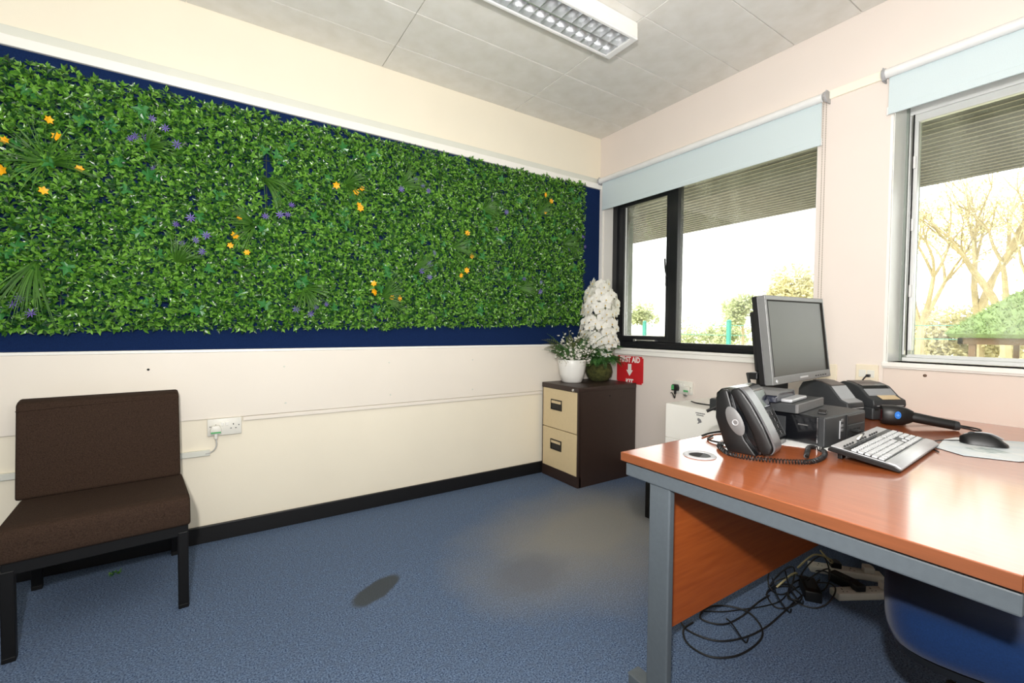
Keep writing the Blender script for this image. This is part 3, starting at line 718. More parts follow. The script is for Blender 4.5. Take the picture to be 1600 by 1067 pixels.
nfl = 0; tries = 0; placed = []
while nfl < 130 and tries < 6000:
    tries += 1
    z = rnd.uniform(.20, .755); f = (z-.2)/.555
    rad = (.15 if .15 < f < .8 else .125)*(1-.35*max(0, f-.75)/.25)
    if f < .22: rad *= .45+f*2.2
    a = rnd.uniform(0, 6.28); q = Vector((math.cos(a)*rad*rnd.uniform(.65, 1)-.01, math.sin(a)*rad*rnd.uniform(.65, 1)-.012, z))
    if f < .25: q += Vector((.01, -.035, 0))
    if q.x > -OO[0]-.045 or q.y > -OO[1]-.07: continue
    if any((q-p).length < .040 for p in placed): continue
    placed.append(q); nfl += 1
    o = bpy.data.objects.new('orchid_flower', ofm); COL.objects.link(o); o.parent = oc; o.location = q
    dirv = Vector((q.x+.01, q.y+.012, .02)).normalized(); dirv = (dirv+Vector((rnd.uniform(-.4, .4), rnd.uniform(-.4, .4), rnd.uniform(-.3, .3)))).normalized()
    o.rotation_euler = dirv.to_track_quat('Z', 'Y').to_euler(); s = rnd.uniform(.95, 1.2); o.scale = (s,)*3
    l2 = bpy.data.objects.new('lip', lipm); COL.objects.link(l2); l2.parent = o; l2.location = (0, 0, .001); l2.scale = (.7,)*3

# ------------------------------------------------------------------ ceiling light
cl = thing('ceiling_light', 'white surface ceiling light with two rows of mirrored louvre cells, switched off', 'ceiling light', (-.855, -1.03, CH))
lx0, lx1, ly0, ly1, lz = -1.75, 0.0, -.1, .1, -.088
b = bx(lx0, lx1, ly0, ly1, -.03, -.001, .002); box(b, lx0, lx1, ly0, ly0+.008, lz+.012, -.0301); box(b, lx0, lx1, ly1-.008, ly1, lz+.012, -.0301)
box(b, lx1-.03, lx1, ly0+.008, ly1-.008, lz+.012, -.0301); box(b, lx0, lx0+.03, ly0+.008, ly1-.008, lz+.012, -.0301)
obj('housing', b, M_white, cl)
b = bx(lx0, lx1-.03, ly0-.002, ly0+.014, lz, lz+.014, .003); box(b, lx0, lx1-.03, ly1-.014, ly1+.002, lz, lz+.014, .003); box(b, lx1-.036, lx1+.002, ly0-.002, ly1+.002, lz, lz+.014, .004); box(b, lx0-.002, lx0+.036, ly0-.002, ly1+.002, lz, lz+.014, .004)
obj('rim', b, M_tube, cl)
def curved_wall(b, x0, x1, y, s):
    pr = [(y, lz+.006), (y+s*.006, lz+.03), (y+s*.018, lz+.055), (y+s*.018, lz+.056), (y+s*.004, lz+.031), (y-s*.001, lz+.006)]
    prism(b, pr, x0, x1, 'yz')
b = B(); curved_wall(b, lx0+.036, lx1-.036, ly0+.015, 1); curved_wall(b, lx0+.036, lx1-.036, ly1-.015, -1)
prism(b, [(-.003, lz+.004), (.003, lz+.004), (.011, lz+.03), (.017, lz+.056), (-.017, lz+.056), (-.011, lz+.03)], lx0+.036, lx1-.036, 'yz')
obj('reflector', b, M_mirror, cl)
lme = None; ncell = int((lx1-lx0-.072)/.064)
for i in range(ncell+1):
    x = lx1-.036-i*.064
    for s in (-1, 1):
        if lme is None:
            o = obj('louvre_blade', prism(B(), [(-.0012, -.0), (.0012, -.0), (.005, .022), (.013, .045), (-.013, .045), (-.005, .022)], -.039, .039, 'xz'), M_mirror, cl); lme = o.data
        else: o = bpy.data.objects.new('louvre_blade', lme); COL.objects.link(o); o.parent = cl
        o.location = (x, s*.044, lz+.006)
for s in (-1, 1):
    obj('fluorescent_tube', lathe(B(), [(0, 0), (.008, 0), (.008, lx1-lx0-.1), (0, lx1-lx0-.1)], 12, xf=TR((lx0+.05, s*.046, lz+.065)) @ RY(R(90))), M_lamp, cl, smooth=40)

# ------------------------------------------------------------------ desk
DZ = .726
dk = thing('office_desk', 'large cherry wood office desk with grey steel frame on the right', 'desk', (-1.632, -1.785, 0))
DX, DY = 1.62, -.82     # local extents
b = bx(0, DX, DY, 0, DZ-.026, DZ, .002, 2); obj('desktop', b, M_wood, dk)
b = bx(-.0022, .0, DY, 0, DZ-.0258, DZ-.0004, .0008, 1); box(b, -.002, DX, 0, .0022, DZ-.0258, DZ-.0004, .0008, 1); box(b, -.002, DX, DY-.0022, DY, DZ-.0258, DZ-.0004, .0008, 1)
obj('edge_band', b, wood_mat('cherry_edge_band', (114, 64, 35), (128, 72, 41), .45, 1), dk)
def leg_frame(x):
    b = bx(x, x+.05, DY-.0, -.008, .655, .694, .004); obj('top_rail', b, M_steel, dk)
    b = bx(x+.006, x+.03, -.164, -.093, .055, .656, .005, 3); obj('leg', b, M_steel, dk)
    b = prism(B(), [(-.035, 0), (-.035, .05), (-.03, .055), (-.62, .055), (-.66, .035), (-.66, 0)], x-.004, x+.046, 'yz', .003); obj('foot', b, M_steel, dk)
leg_frame(.010); leg_frame(DX-.06)
obj('modesty_panel', bx(.09, DX-.065, -.062, -.044, .15, .692, .001), M_woodp, dk)
b = bx(.06, DX-.06, -.62, -.58, .66, .69, .002); obj('beam', b, M_steel, dk)
gx, gy = .168, -.152
b = lathe(B(), [(.030, -.02), (.030, .001), (.034, .004), (.044, .004), (.047, .0005), (.044, 0), (.03, -.02)], 36, xf=TR((gx, gy, DZ)))
obj('grommet', b, M_bracket, dk, 'grey plastic cable grommet', smooth=40)
b = lathe(B(), [(0, .0006), (.0305, .0006), (.0305, .0012), (0, .0012)], 30, xf=TR((gx, gy, DZ))); obj('grommet_hole', b, M_hole, dk)
b = prism(B(), [(.0, .029), (.012, .026), (.022, .018), (.028, .006), (-.028, .006), (-.022, .018), (-.012, .026)], .0012, .0028, 'xy', xf=TR((gx, gy, DZ)) @ RZ(R(200))); obj('grommet_lid', b, M_darkgrey, dk)

# ------------------------------------------------------------------ things behind the desk: table, white cabinet
tb = thing('low_table', 'black low table behind the desk under the white cabinet', 'table', (-.30, -1.30, 0))
obj('tabletop', bx(-.27, .27, -.31, .31, .375, .40, .003), M_blackp, tb)
for sx in (-1, 1):
    for sy in (-1, 1): obj('leg', bx(sx*.253-.015, sx*.253+.015, sy*.293-.015, sy*.293+.015, 0, .376, .002), M_blackmetal, tb)
wc = thing('white_cabinet', 'small white steel cabinet with a grey logo under the left window sill', 'cabinet', (-.45, -1.3, .4005))
b = bx(.008, .41, -.27, .268, 0, .268, .003); obj('body', b, M_white, wc)
obj('drawer', bx(0, .01, -.268, .266, .071, .266, .002), M_white, wc); obj('drawer', bx(0, .01, -.268, .266, .002, .067, .002), M_white, wc)
M_print = mat('grey_print', (120, 120, 122), .6, noise=.02)
b = B()
for z, y0, y1 in ((.243, .012, .068), (.232, .020, .060)):
    y = y0
    while y < y1: w_ = rnd.uniform(.003, .006); box(b, -.0012, .0002, y, y+w_, z-.003, z+.003); y += w_+.0015
prism(b, [(.03, .196), (.035, .208), (.048, .216), (.056, .214), (.056, .204), (.049, .197), (.052, .190), (.058, .186), (.05, .184), (.043, .190), (.036, .192)], -.0012, .0002, 'yz')
obj('logo', b, M_print, wc, 'small grey print of lines and a wing mark')
CZ = .669
t = thing('storage_box', 'dark grey box standing at the back of the white cabinet', 'box', (-.20, -1.42, CZ))
b = bx(-.05, .17, -.22, .10, 0, .035, .004); obj('tray', b, M_darkgrey, t); obj('rear_wall', bx(.06, .17, -.22, .10, .034, .075, .004), M_darkgrey, t)
t = thing('card_reader', 'black flat device with a pale keypad on the white cabinet behind the telephone', 'device', (-.36, -1.40, CZ))
obj('body', bx(-.07, .07, -.15, .10, 0, .06, .004), M_darkgrey, t); obj('top_panel', bx(-.065, .065, -.10, .095, .06, .064, .002), M_midgrey, t)
for i in range(3):
    for j in range(4): obj('key', bx(-.05+i*.035, -.025+i*.035, -.08+j*.04, -.05+j*.04, .064, .067, .001), M_key, t)
tag(obj('cable_lead', tube(B(), [(-.30, -1.10, CZ+.006), (-.33, -1.16, CZ+.006), (-.32, -1.24, CZ+.006), (-.27, -1.30, CZ+.006)], .004, 8), M_cable), 'short black lead lying on top of the white cabinet', 'cable')

# sockets on the window wall
RZW = R(-90)
socket_plate('wall_socket', 'white double socket under the left window with two plugs', .15, .088, (-.0005, -.830, .708), RZW)
t = thing('power_plug', 'black plug with a green label in the socket under the left window', 'plug', (-.0125, -.783, .703), RZW)
b = prism(B(), [(-.022, -.020), (.022, -.020), (.024, .004), (.016, .024), (-.016, .024), (-.024, .004)], -.030, .0, 'xz', .004); box(b, -.006, .006, -.022, -.008, -.045, -.016, .003)
obj('plug_body', b, M_blackp, t, smooth=40); obj('test_label', bx(-.02, .0, -.0308, -.029, -.012, .018), M_greenlabel, t, 'green label')
obj('cable', tube(B(), [(0, -.015, -.043), (.004, -.025, -.07), (.012, -.06, -.034-.0), (.03, -.10, -.026)], .0038, 8), M_cable, t)
t = thing('power_plug', 'clear white plug with a green label next to the black plug under the window', 'plug', (-.0125, -.872, .70), RZW)
b = prism(B(), [(-.02, -.020), (.02, -.020), (.022, .004), (.014, .024), (-.014, .024), (-.022, .004)], -.024, .0, 'xz', .004); box(b, -.006, .006, -.018, -.006, -.042, -.016, .003)
obj('plug_body', b, M_socket, t, smooth=40); obj('test_label', bx(-.018, .018, -.0248, -.023, -.016, -.004), M_greenlabel, t, 'green label')
obj('cable', tube(B(), [(0, -.012, -.04), (.01, -.04, -.034-.0), (.04, -.10, -.024), (.10, -.16, -.024)], .0038, 8), M_midgrey, t)
t = thing('blank_plate', 'cream blank plate on the wall behind the telephone, under the left window', 'wall plate', (-.0005, -1.25, .756), RZW)
obj('faceplate', bx(-.055, .055, -.009, 0, -.022, .022, .002), M_wall_r, t)
t = thing('wall_plate', 'cream blank wall plate half hidden behind the monitor', 'wall plate', (-.0005, -1.69, .885), RZW)
obj('faceplate', bx(-.045, .045, -.010, 0, -.045, .045, .003), mat('cream_plate', (236, 224, 200), .45, noise=.02), t)
t = thing('data_socket', 'cream data socket with a black plug beside the right window', 'socket', (-.0005, -1.862, .895), RZW)
obj('faceplate', bx(-.046, .046, -.010, 0, -.044, .044, .003), MATS['cream_plate'], t)
for s in (-1, 1): obj('module', bx(s*.017-.015, s*.017+.015, -.0125, -.009, -.018, .018, .0015), M_socket, t)
obj('data_plug', bx(.004, .018, -.034, -.012, -.014, -.002, .002), M_blackp, t)
obj('cable', tube(B(), [(.011, -.03, -.008), (.008, -.045, -.012), (-.004, -.05, -.04), (-.012, -.03, -.10), (-.012, -.02, -.16)], .003, 8), M_cable, t)

# ------------------------------------------------------------------ monitor
TL, BL, TRr, BR = Vector((-.927, -1.845, 1.235)), Vector((-.956, -1.886, .896)), Vector((-.406, -1.829, 1.242)), Vector((-.425, -1.864, .906))
ux = ((TRr-TL)+(BR-BL)).normalized(); uz = ((TL-BL)+(TRr-BR)); uz = (uz-ux*uz.dot(ux)).normalized(); uy = uz.cross(ux)
mc = (TL+BL+TRr+BR)/4; MW = ((TRr-TL).length+(BR-BL).length)/4; MH = ((TL-BL).length+(TRr-BR).length)/4
mon = thing('monitor', 'black and silver flat monitor with a dark blank screen on the desk', 'monitor', (mc.x, mc.y+.07, DZ))
XM = Matrix((ux, uy, uz)).transposed().to_4x4(); XM.translation = mc-Vector((mc.x, mc.y+.07, DZ))
b = bx(-MW, MW, 0, .028, MH-.018, MH, .002); box(b, -MW, MW, 0, .028, -MH, -MH+.03, .002); box(b, -MW, -MW+.015, 0, .028, -MH+.028, MH-.016, .002); box(b, MW-.015, MW, 0, .028, -MH+.028, MH-.016, .002)
obj('bezel', b, mat('grey_silver_plastic', (112, 113, 112), .4, metal=.2, noise=.03), mon, xf=XM)
b = bx(-MW+.013, -MW+.0165, -.001, .02, -MH+.03, MH-.018); box(b, MW-.019, MW-.014, -.001, .02, -MH+.03, MH-.018); box(b, -MW+.015, MW-.015, -.001, .02, MH-.021, MH-.0175)
obj('screen_edge', b, M_hole, mon, xf=XM)
obj('screen', bx(-MW+.014, MW-.014, .004, .01, -MH+.029, MH-.017), M_screen, mon, xf=XM)
b = bx(-MW-.001, MW+.001, .026, .05, -MH, MH, .004); box(b, -MW+.02, MW-.02, .048, .075, -MH+.05, MH-.055, .008); obj('rear_shell', b, M_blackp, mon, xf=XM)
b = B()
for i in range(5): box(b, MW-.155+i*.024, MW-.143+i*.024, -.002, .003, -MH+.009, -MH+.014, .0008)
obj('button', b, M_blackp, mon, xf=XM)
b = lathe(B(), [(.0, 0), (.007, 0), (.006, .002), (0, .002)], 14, xf=TR((-MW+.03, 0, -MH+.013)) @ RX(R(90))); obj('badge', b, M_silver, mon, xf=XM)
b = bx(-.035, .035, -.002, .002, -MH+.011, -MH+.018, .0008); obj('name_badge', b, M_silver, mon, xf=XM)
b = bx(-.06, .13, .03, .075, .012, .36, .006); obj('neck', b, M_blackp, mon)
b = bx(-.055, .16, .0, .16, 0, .014, .005); obj('base', b, M_blackp, mon)
b = bx(-.255, -.215, -.035, .0, .185, .212, .004); obj('clip', b, M_blackp, mon)
b = tube(B(), [(-.17, .05, .20), (-.20, .02, .14), (-.26, -.01, .11), (-.34, .02, .10), (-.40, .08, .06)], .006, 8); obj('cable', b, M_cable, mon)
b = tube(B(), [(-.05, .03, .165), (-.12, .01, .145), (-.22, .0, .12), (-.28, .02, .105)], .005, 8); obj('cable', b, M_cable, mon)

# ------------------------------------------------------------------ desktop computer with two flat devices on it
pc = thing('desktop_computer', 'black slim desktop computer lying flat on the desk beneath the monitor', 'computer', (-1.043, -2.098, DZ), R(-1.5))
PW, PD, PH = .295, .33, .096
obj('case', bx(.0, PW, .02, PD, .004, PH, .004), M_glossb, pc); 
b = prism(B(), [(0, .0), (.0, PH), (PW, PH), (PW, 0)], 0, .022, 'xz', .004); obj('front_panel', b, M_darkgrey, pc)
obj('top_cover', bx(.004, PW-.004, .004, PD-.004, PH-.002, PH+.0015, .001), M_darkgrey, pc)
obj('drive_bay', bx(.155, PW-.008, -.003, .006, .060, .090, .002), M_blackp, pc)
obj('drive_bay', bx(.155, PW-.008, -.003, .006, .030, .057, .002), M_darkgrey, pc)
obj('divider', bx(.146, .152, -.004, .006, .006, PH-.003, .001), M_blackp, pc)
obj('trim_strip', bx(.098, .102, -.003, .006, .018, .078, .001), M_silver, pc)
for z in (.078, .060, .046): obj('button', bx(.110, .124, -.003, .006, z-.005, z+.005, .002), M_midgrey, pc)
b = B()
for x in (.166, .186, .206, .226): box(b, x, x+.014, -.004, .004, .012, .018)
for x in (.166, .196, .226): box(b, x, x+.02, -.0045, .004, .036, .043)
obj('port', b, M_hole, pc)
b = B()
for i in range(3): pass
for i in range(8): box(b, -.0015, .002, .05+i*.004, .0525+i*.004, .062, .066)
obj('vent', b, M_midgrey, pc)
obj('side_panel', bx(-.002, .003, .12, PD-.02, .012, .082, .001), M_darkgrey, pc)
for i, (x, z, e) in enumerate(((.176, .040, (.28, -.05, .004)), (.206, .036, (.31, -.04, .0)), (.236, .016, (.33, -.06, .002)))):
    b = bx(x-.006, x+.006, -.03, -.001, z-.004, z+.004, .0015); tube(b, [(x, -.028, z), (x+.03, -.045, z-.004), (x+.08, -.045, max(.006, z-.02)), (e[0], e[1]+.02, .006), (e[0]+.05, e[1]+.07, .005)], .0025, 7)
    obj('usb_lead', b, M_cable, pc)
TZ = DZ+PH+.002
sl = thing('flat_drive', 'flat dark grey box with a silver front resting on the slim computer', 'device', (-1.052, -2.022, TZ), R(7))
b = bx(0, .27, .008, .22, 0, .030, .002); obj('case', b, M_darkgrey, sl)
obj('front_strip', bx(0, .27, 0, .009, .001, .031, .0015), M_midgrey, sl, 'silver grey front edge')
tk = thing('tablet', 'black wedge-shaped tablet with a pale edge on top of the flat grey box', 'device', (-1.075, -2.0, TZ+.031), R(8))
b = prism(B(), [(0, 0), (.0, .02), (.03, .034), (.17, .030), (.19, .006), (.19, 0)], .035, .20, 'xz', .003); obj('case', b, mat('navy_black_plastic', (26, 30, 44), .3, noise=.05), tk)
b = prism(B(), [(.002, .024), (.03, .037), (.17, .033), (.188, .008), (.184, .006), (.166, .030), (.03, .034)], .033, .202, 'xz', .001); obj('top_frame', b, M_midgrey, tk)
obj('front_ledge', bx(.04, .20, -.0, .036, 0, .012, .004), M_silver, tk)
t = thing('plastic_clip', 'small black plastic clip lying on the slim computer', 'clip', (-.985, -2.065, TZ), R(15))
b = prism(B(), [(0, 0), (0, .006), (.02, .014), (.045, .006), (.045, 0)], -.012, .012, 'xz', .002); obj('body', b, M_blackp, t)

# ------------------------------------------------------------------ paper under the computer
pp = tag(obj('paper_sheet', bx(-.14, .14, -.1, .1, 0, .0008), M_paper), 'white paper slip tucked under the slim computer beside the telephone', 'paper'); pp.location = (-1.02, -1.985, DZ+.0004); pp.rotation_euler = (0, 0, R(-66))

# ------------------------------------------------------------------ telephone
ph = thing('telephone', 'black desk telephone with a silver edged handset on the desk', 'telephone', (-1.312, -2.038, DZ), R(10))
prof = [(.0, .0), (-.002, .022), (.075, .178), (.09, .188), (.118, .192), (.135, .175), (.135, .10), (.10, .012), (.09, 0)]
b = prism(B(), prof, .0, .245, 'yz', .004, 3); obj('body', b, M_glossb, ph, smooth=35)
# face frame: origin along the sloping front
fa = math.atan2(.156, .077); FX = TR((0, -.002, .022)) @ RX(fa-0)
fl_ = math.hypot(.156, .077)
obj('display', bx(.085, .225, fl_*.62, fl_*.97, -.0, .003, .002), mat('dark_blue_glass', (18, 24, 42), .12, noise=.05), ph, xf=FX)
obj('keypad_plate', bx(.085, .235, fl_*.03, fl_*.58, -.0, .002, .002), M_darkgrey, ph, xf=FX)
for i in range(4):
    for j in range(4): obj('key', bx(.098+i*.033, .122+i*.033, fl_*(.07+j*.125), fl_*(.16+j*.125), .001, .005, .0015), M_blackp, ph, xf=FX)
# handset: an arched bar along the left side
hp = [(-.03, .012), (-.036, .035), (-.012, .090), (.022, .150), (.048, .186), (.062, .198), (.078, .196), (.088, .182), (.078, .172), (.052, .128), (.02, .066), (.004, .020), (-.012, .006)]
hs = obj('handset', prism(B(), hp, -.018, .05, 'yz', .006, 3), M_blackp, ph, smooth=40)
fr = [(-.03, .012), (-.036, .035), (-.012, .090), (.022, .150), (.048, .186), (.062, .198)]
fr = [(p[0], p[1]) for p in catmull([(x, y, 0) for x, y in fr], 4)]
b = prism(B(), fr+[(x-.005, z+.003) for x, z in reversed(fr)], -.012, .045, 'yz')
obj('handset_front', b, mat('dark_silver_plastic', (120, 121, 124), .28, metal=.5, noise=.03), hs, 'silver grey front face', smooth=50)
b = prism(B(), [(0.005, 0), (.04, .045), (.072, .118), (.094, .19), (.112, .188), (.128, .165), (.128, .10), (.10, .02), (.088, 0)], -.020, .002, 'yz', .005, 3); obj('cradle', b, M_blackp, ph, smooth=40)
b = lathe(B(), [(0, 0), (.020, 0), (.022, .002), (.019, .004), (0, .005)], 24, xf=Matrix.Diagonal((1, 2.1, 1, 1)))
obj('speaker_panel', b, M_midgrey, ph, 'grey oval panel on the side', smooth=50, xf=TR((-.020, .068, .098)) @ RX(R(63)) @ RZ(R(0)) @ RY(R(-90)))
b = lathe(B(), [(.0065, 0), (.0085, .0008), (.0095, 0)], 18, xf=TR((-.0255, .066, .094)) @ RY(R(-90))); obj('speaker_ring', b, M_silver, ph)
# coiled cord as a helix along its path on the desk
path = [(-1.302, -1.912), (-1.335, -1.918), (-1.372, -1.955), (-1.392, -1.985), (-1.394, -2.03), (-1.364, -2.085), (-1.321, -2.133), (-1.268, -2.159), (-1.198, -2.155), (-1.140, -2.138), (-1.112, -2.118), (-1.118, -2.098), (-1.150, -2.099), (-1.190, -2.112), (-1.236, -2.128)]
cp = catmull([(x, y, DZ+.0085) for x, y in path], 24); pts = []
zlift = lambda t: .010*max(0, math.sin((t-.78)/.22*math.pi)) if t > .78 else 0
Lc = len(cp); dist = 0
for i, p in enumerate(cp):
    if i: dist += (p-cp[i-1]).length
acc = 0; turns = dist/.0082; step = 8; N = int(turns*step); seg = [0]
for i in range(1, Lc): seg.append(seg[-1]+(cp[i]-cp[i-1]).length)
k = 0
for i in range(N+1):
    s = dist*i/N
    while k < Lc-2 and seg[k+1] < s: k += 1
    f = (s-seg[k])/max(1e-9, seg[k+1]-seg[k]); p = cp[k].lerp(cp[k+1], f); d = (cp[k+1]-cp[k]).normalized(); n_ = Vector((-d.y, d.x, 0)); a = 2*math.pi*i/step
    pts.append(p+(n_*math.cos(a)+Vector((0, 0, 1))*math.sin(a))*.0058+Vector((0, 0, zlift(s/dist))))
inv = (TR((-1.312, -2.038, DZ)) @ RZ(R(10))).inverted()
b = tube(B(), pts, .0017, 5, smooth=False)
obj('coiled_cord', b, M_cable, ph, 'black coiled handset cord', smooth=60, xf=inv)
b = tube(B(), [(.06, .10, .006), (.05, .15, .006), (.075, .19, .004), (.14, .20, .004)], .003, 7); obj('line_cord', b, M_cable, ph)
tag(obj('network_cable', tube(B(), [(-1.245, -1.80, DZ+.0045), (-1.19, -1.792, DZ+.0045), (-1.13, -1.80, DZ+.0045), (-1.12, -1.84, DZ+.005), (-1.15, -1.872, DZ+.006), (-1.13, -1.80, DZ+.03)], .0038, 8), M_cable), 'black cable curling on the desk edge behind the telephone', 'cable')

# ------------------------------------------------------------------ label printers
def label_printer(label, loc, rz, w_, d_, h_, hf, tape):
    t = thing('label_printer', label, 'label printer', loc, rz)
    obj('base', bx(0, w_, 0, d_, .002, hf*.62, .006, 3), M_darkgrey, t, smooth=40)
    pr = [(.004, hf*.60), (-.002, hf*.75), (.002, hf), (.03, hf*1.13), (.075, h_*.90), (.12, h_*.985), (.155, h_), (d_-.02, h_*.93), (d_-.002, h_*.72), (d_, hf*.60)]
    obj('lid', prism(B(), pr, .004, w_-.004, 'yz', .005, 3), M_darkgrey, t, smooth=40)
    def zl(y):
        for (y0, z0), (y1, z1) in zip(pr[2:], pr[3:]):
            if y0 <= y <= y1: return z0+(z1-z0)*(y-y0)/(y1-y0)
    def patch(name, ys, u0, u1, mt, lab):
        up_ = [(y, zl(y)+.0028) for y in ys]; dn = [(y, zl(y)-.004) for y in reversed(ys)]
        obj(name, prism(B(), up_+dn, w_*u0, w_*u1, 'yz', .0008, 1), mt, t, lab)
    pale = mat('pale_grey_plastic', (150, 152, 155), .35, noise=.03)  # pale tone also holds the highlight on the near printer's front panel
    if tape:
        patch('lid_panel', (.034, .05, .062), .10, .90, pale, 'pale grey band'); patch('window', (.064, .075, .098), .14, .86, M_glossb, 'dark window in the lid')
        patch('top_panel', (.10, .12, .154), .14, .86, mat('brown_grey_plastic', (84, 76, 72), .4, noise=.04), 'brown grey top panel')
    else:
        patch('lid_panel', (.004, .03, .072), .10, .92, pale, 'pale grey front panel, highlight painted in'); patch('top_panel', (.075, .12, .154), .12, .90, mat('brown_grey_plastic', (84, 76, 72), .4, noise=.04), 'brown grey top panel')
    obj('slot', bx(w_*.12, w_*.88, -.004, .004, hf*.70, hf*.74, .0008), M_silver, t)
    obj('bar', bx(w_*.06, w_*.94, -.003, .004, hf*.50, hf*.60, .001), M_blackp, t)
    obj('latch', bx(-.006, .004, .05, .075, hf*.56, hf*.70, .002), M_blackp, t); obj('latch', bx(w_-.004, w_+.006, .03, .055, hf*.56, hf*.70, .002), M_blackp, t)
    if tape: obj('tape_piece', bx(w_*.30, w_*.82, .004, .034, .0, .0016, xf=TR((0, .0, hf+.0005)) @ RX(R(26))), M_tape, t, 'piece of buff tape')
    else:
        obj('lamp', lathe(B(), [(0, 0), (.005, 0), (.004, .002), (0, .003)], 12, xf=TR((-.0, .11, hf*.5)) @ RY(R(-90))), mat('teal_lamp', (30, 150, 140), .4, noise=.05), t)
    return t
label_printer('grey label printer with a pale grey lid standing nearest the slim computer', (-.503, -1.963, DZ), R(-11.3), .115, .215, .158, .078, False)
label_printer('grey label printer with buff tape on its front near the barcode scanner', (-.36, -2.003, DZ), R(-26), .165, .20, .150, .085, True)

# ------------------------------------------------------------------ barcode scanner
sc = thing('barcode_scanner', 'black handheld barcode scanner with a blue emblem lying on the desk', 'scanner', (-.385, -2.095, DZ), R(-62))
b = B()
sec = [(-.055, .026, .036), (-.05, .030, .038), (-.02, .034, .040), (.01, .033, .037), (.03, .026, .030), (.045, .018, .022)]
rings = []
for x, ry, rz_ in sec: rings.append([b.verts.new((x, ry*math.copysign(abs(math.cos(a))**.7, math.cos(a)), .040+rz_*math.copysign(abs(math.sin(a))**.8, math.sin(a)))) for a in [2*math.pi*i/18 for i in range(18)]])
for p, q in zip(rings, rings[1:]):
    for i in range(18): b.faces.new((p[i], p[(i+1) % 18], q[(i+1) % 18], q[i]))
b.faces.new(rings[0][::-1]); b.faces.new(rings[-1]); bmesh.ops.recalc_face_normals(b, faces=b.faces)
obj('head', b, M_blackp, sc, smooth=50)
obj('scan_window', bx(-.0575, -.053, -.018, .018, .018, .062, .001), mat('dark_red_window', (52, 14, 16), .1, noise=.05), sc)
b = tube(B(), [(.03, 0, .040), (.07, -.004, .034), (.12, -.006, .026), (.165, -.008, .020)], lambda t: .0205-.003*t, 14, k=4); obj('handle', b, M_blackp, sc, smooth=50)
b = tube(B(), [(.163, -.008, .020), (.172, -.0084, .019), (.178, -.0084, .019)], lambda t: .0185-.002*t, 14, k=2); obj('end_cap', b, M_darkgrey, sc, smooth=40)
b = lathe(B(), [(0, 0), (.013, 0), (.012, .0015), (0, .002)], 24, xf=TR((-.008, -.0335, .045)) @ RX(R(90)) @ Matrix.Diagonal((.8, 1.15, 1, 1))); obj('emblem', b, M_blue_dot, sc, 'round blue emblem')
b = B()
for dx in (-.0035, 0, .0035): box(b, dx-.0008, dx+.0008, -.0362, -.0354, -.005+abs(dx), .005-abs(dx))
obj('emblem_mark', b, mat('pale_blue_print', (150, 200, 240), .5, noise=.01), sc, xf=TR((-.008, 0, .045)))
b = tube(B(), [(.176, -.008, .018), (.205, -.012, .012), (.225, -.010, .006), (.245, .01, .005), (.245, .05, .005), (.19, .12, .006), (.12, .17, .02), (.05, .16, .03), (.0, .12, .03)], lambda t: .0045 if t < .1 else .003, 8); obj('cable', b, M_cable, sc, smooth=60)

# ------------------------------------------------------------------ keyboard
kbd = thing('keyboard', 'silver and black computer keyboard tilted up on its feet on the desk', 'keyboard', (-1.165, -2.321, DZ), R(4))
KW, KD = .456, .165; ka = math.atan2(.024, KD)
KX = TR((0, 0, .002)) @ RX(ka)
b = prism(B(), [(0, .0), (-.004, .008), (.012, .014), (KD-.01, .014), (KD, .008), (KD, 0)], 0, KW, 'yz', .002); obj('base', b, M_blackp, kbd, xf=KX)
obj('top_shell', bx(.006, KW-.006, .006, KD-.004, .0125, .0165, .002), M_silver, kbd, xf=KX)
b = prism(B(), [(-.003, .008), (-.002, .012), (.012, .0185), (.030, .0190), (.033, .0165), (.033, .01)], .004, KW-.004, 'yz', .001); obj('palm_rest', b, M_silver, kbd, xf=KX, smooth=40)
b = bx(.008, KW-.008, .034, KD-.034, .0155, .0172, .001); obj('key_well', b, M_blackp, kbd, xf=KX)
kme = {}
def key(u0, v0, wu, mt=None, dv=.0168):
    kk = (wu, round(dv, 4), (mt or M_key).name)
    if kk not in kme:
        o = obj('key', prism(B(), [(0, 0), (.0013, .0045), (wu-.0068, .0052), (wu-.0050, 0)], .0004, dv-.0030, 'xz', .0006, 1), mt or M_key, kbd); kme[kk] = o.data
    else: o = bpy.data.objects.new('key', kme[kk]); COL.objects.link(o); o.parent = kbd
    o.matrix_local = KX @ TR((u0, v0, .0170))
u = .0188; v0 = .037; dv = .0158
rows = [[1.25, 1.25, 1.25, 6.25, 1.25, 1.25, 1.25, 1.25], [2.25]+[1]*10+[2.75], [1.75]+[1]*11+[2.25], [1.5]+[1]*12+[1.5], [1]*13+[2]]
for j, rw in enumerate(rows):
    x = .012
    for wk in rw: key(x, v0+j*dv, round(wk*u, 5), None, dv); x += wk*u
for x in range(3):
    key(.012+15.35*u+x*u, v0, u, None, dv)
    for j in (3, 4): key(.012+15.35*u+x*u, v0+j*dv, u, None, dv)
key(.012+16.35*u, v0+dv, u, None, dv)
for j in range(5):
    for x in range(4):
        key(.012+18.6*u+x*u, v0+j*dv, u, None, dv)
for x in range(12): key(.012+1.6*u+x*u*1.05+(x//4)*.006, v0+5*dv+.0035, u*.92, M_darkgrey, .0095)
for x in range(14): 
    if x % 5 != 4: key(.03+x*u*1.25, v0+6*dv+.0005, u*.7, M_blackp, .008)
for x in (.03, KW-.06): obj('foot', bx(x, x+.03, KD-.03, KD-.018, -.0, .022, .002, xf=TR((0, 0, .001))), M_blackp, kbd)
obj('cable', tube(B(), [(.26, KD-.003, .034), (.27, KD+.012, .03), (.28, KD+.02, .012), (.22, KD+.035, .004), (.12, KD+.05, .004)], .0026, 7), M_cable, kbd)
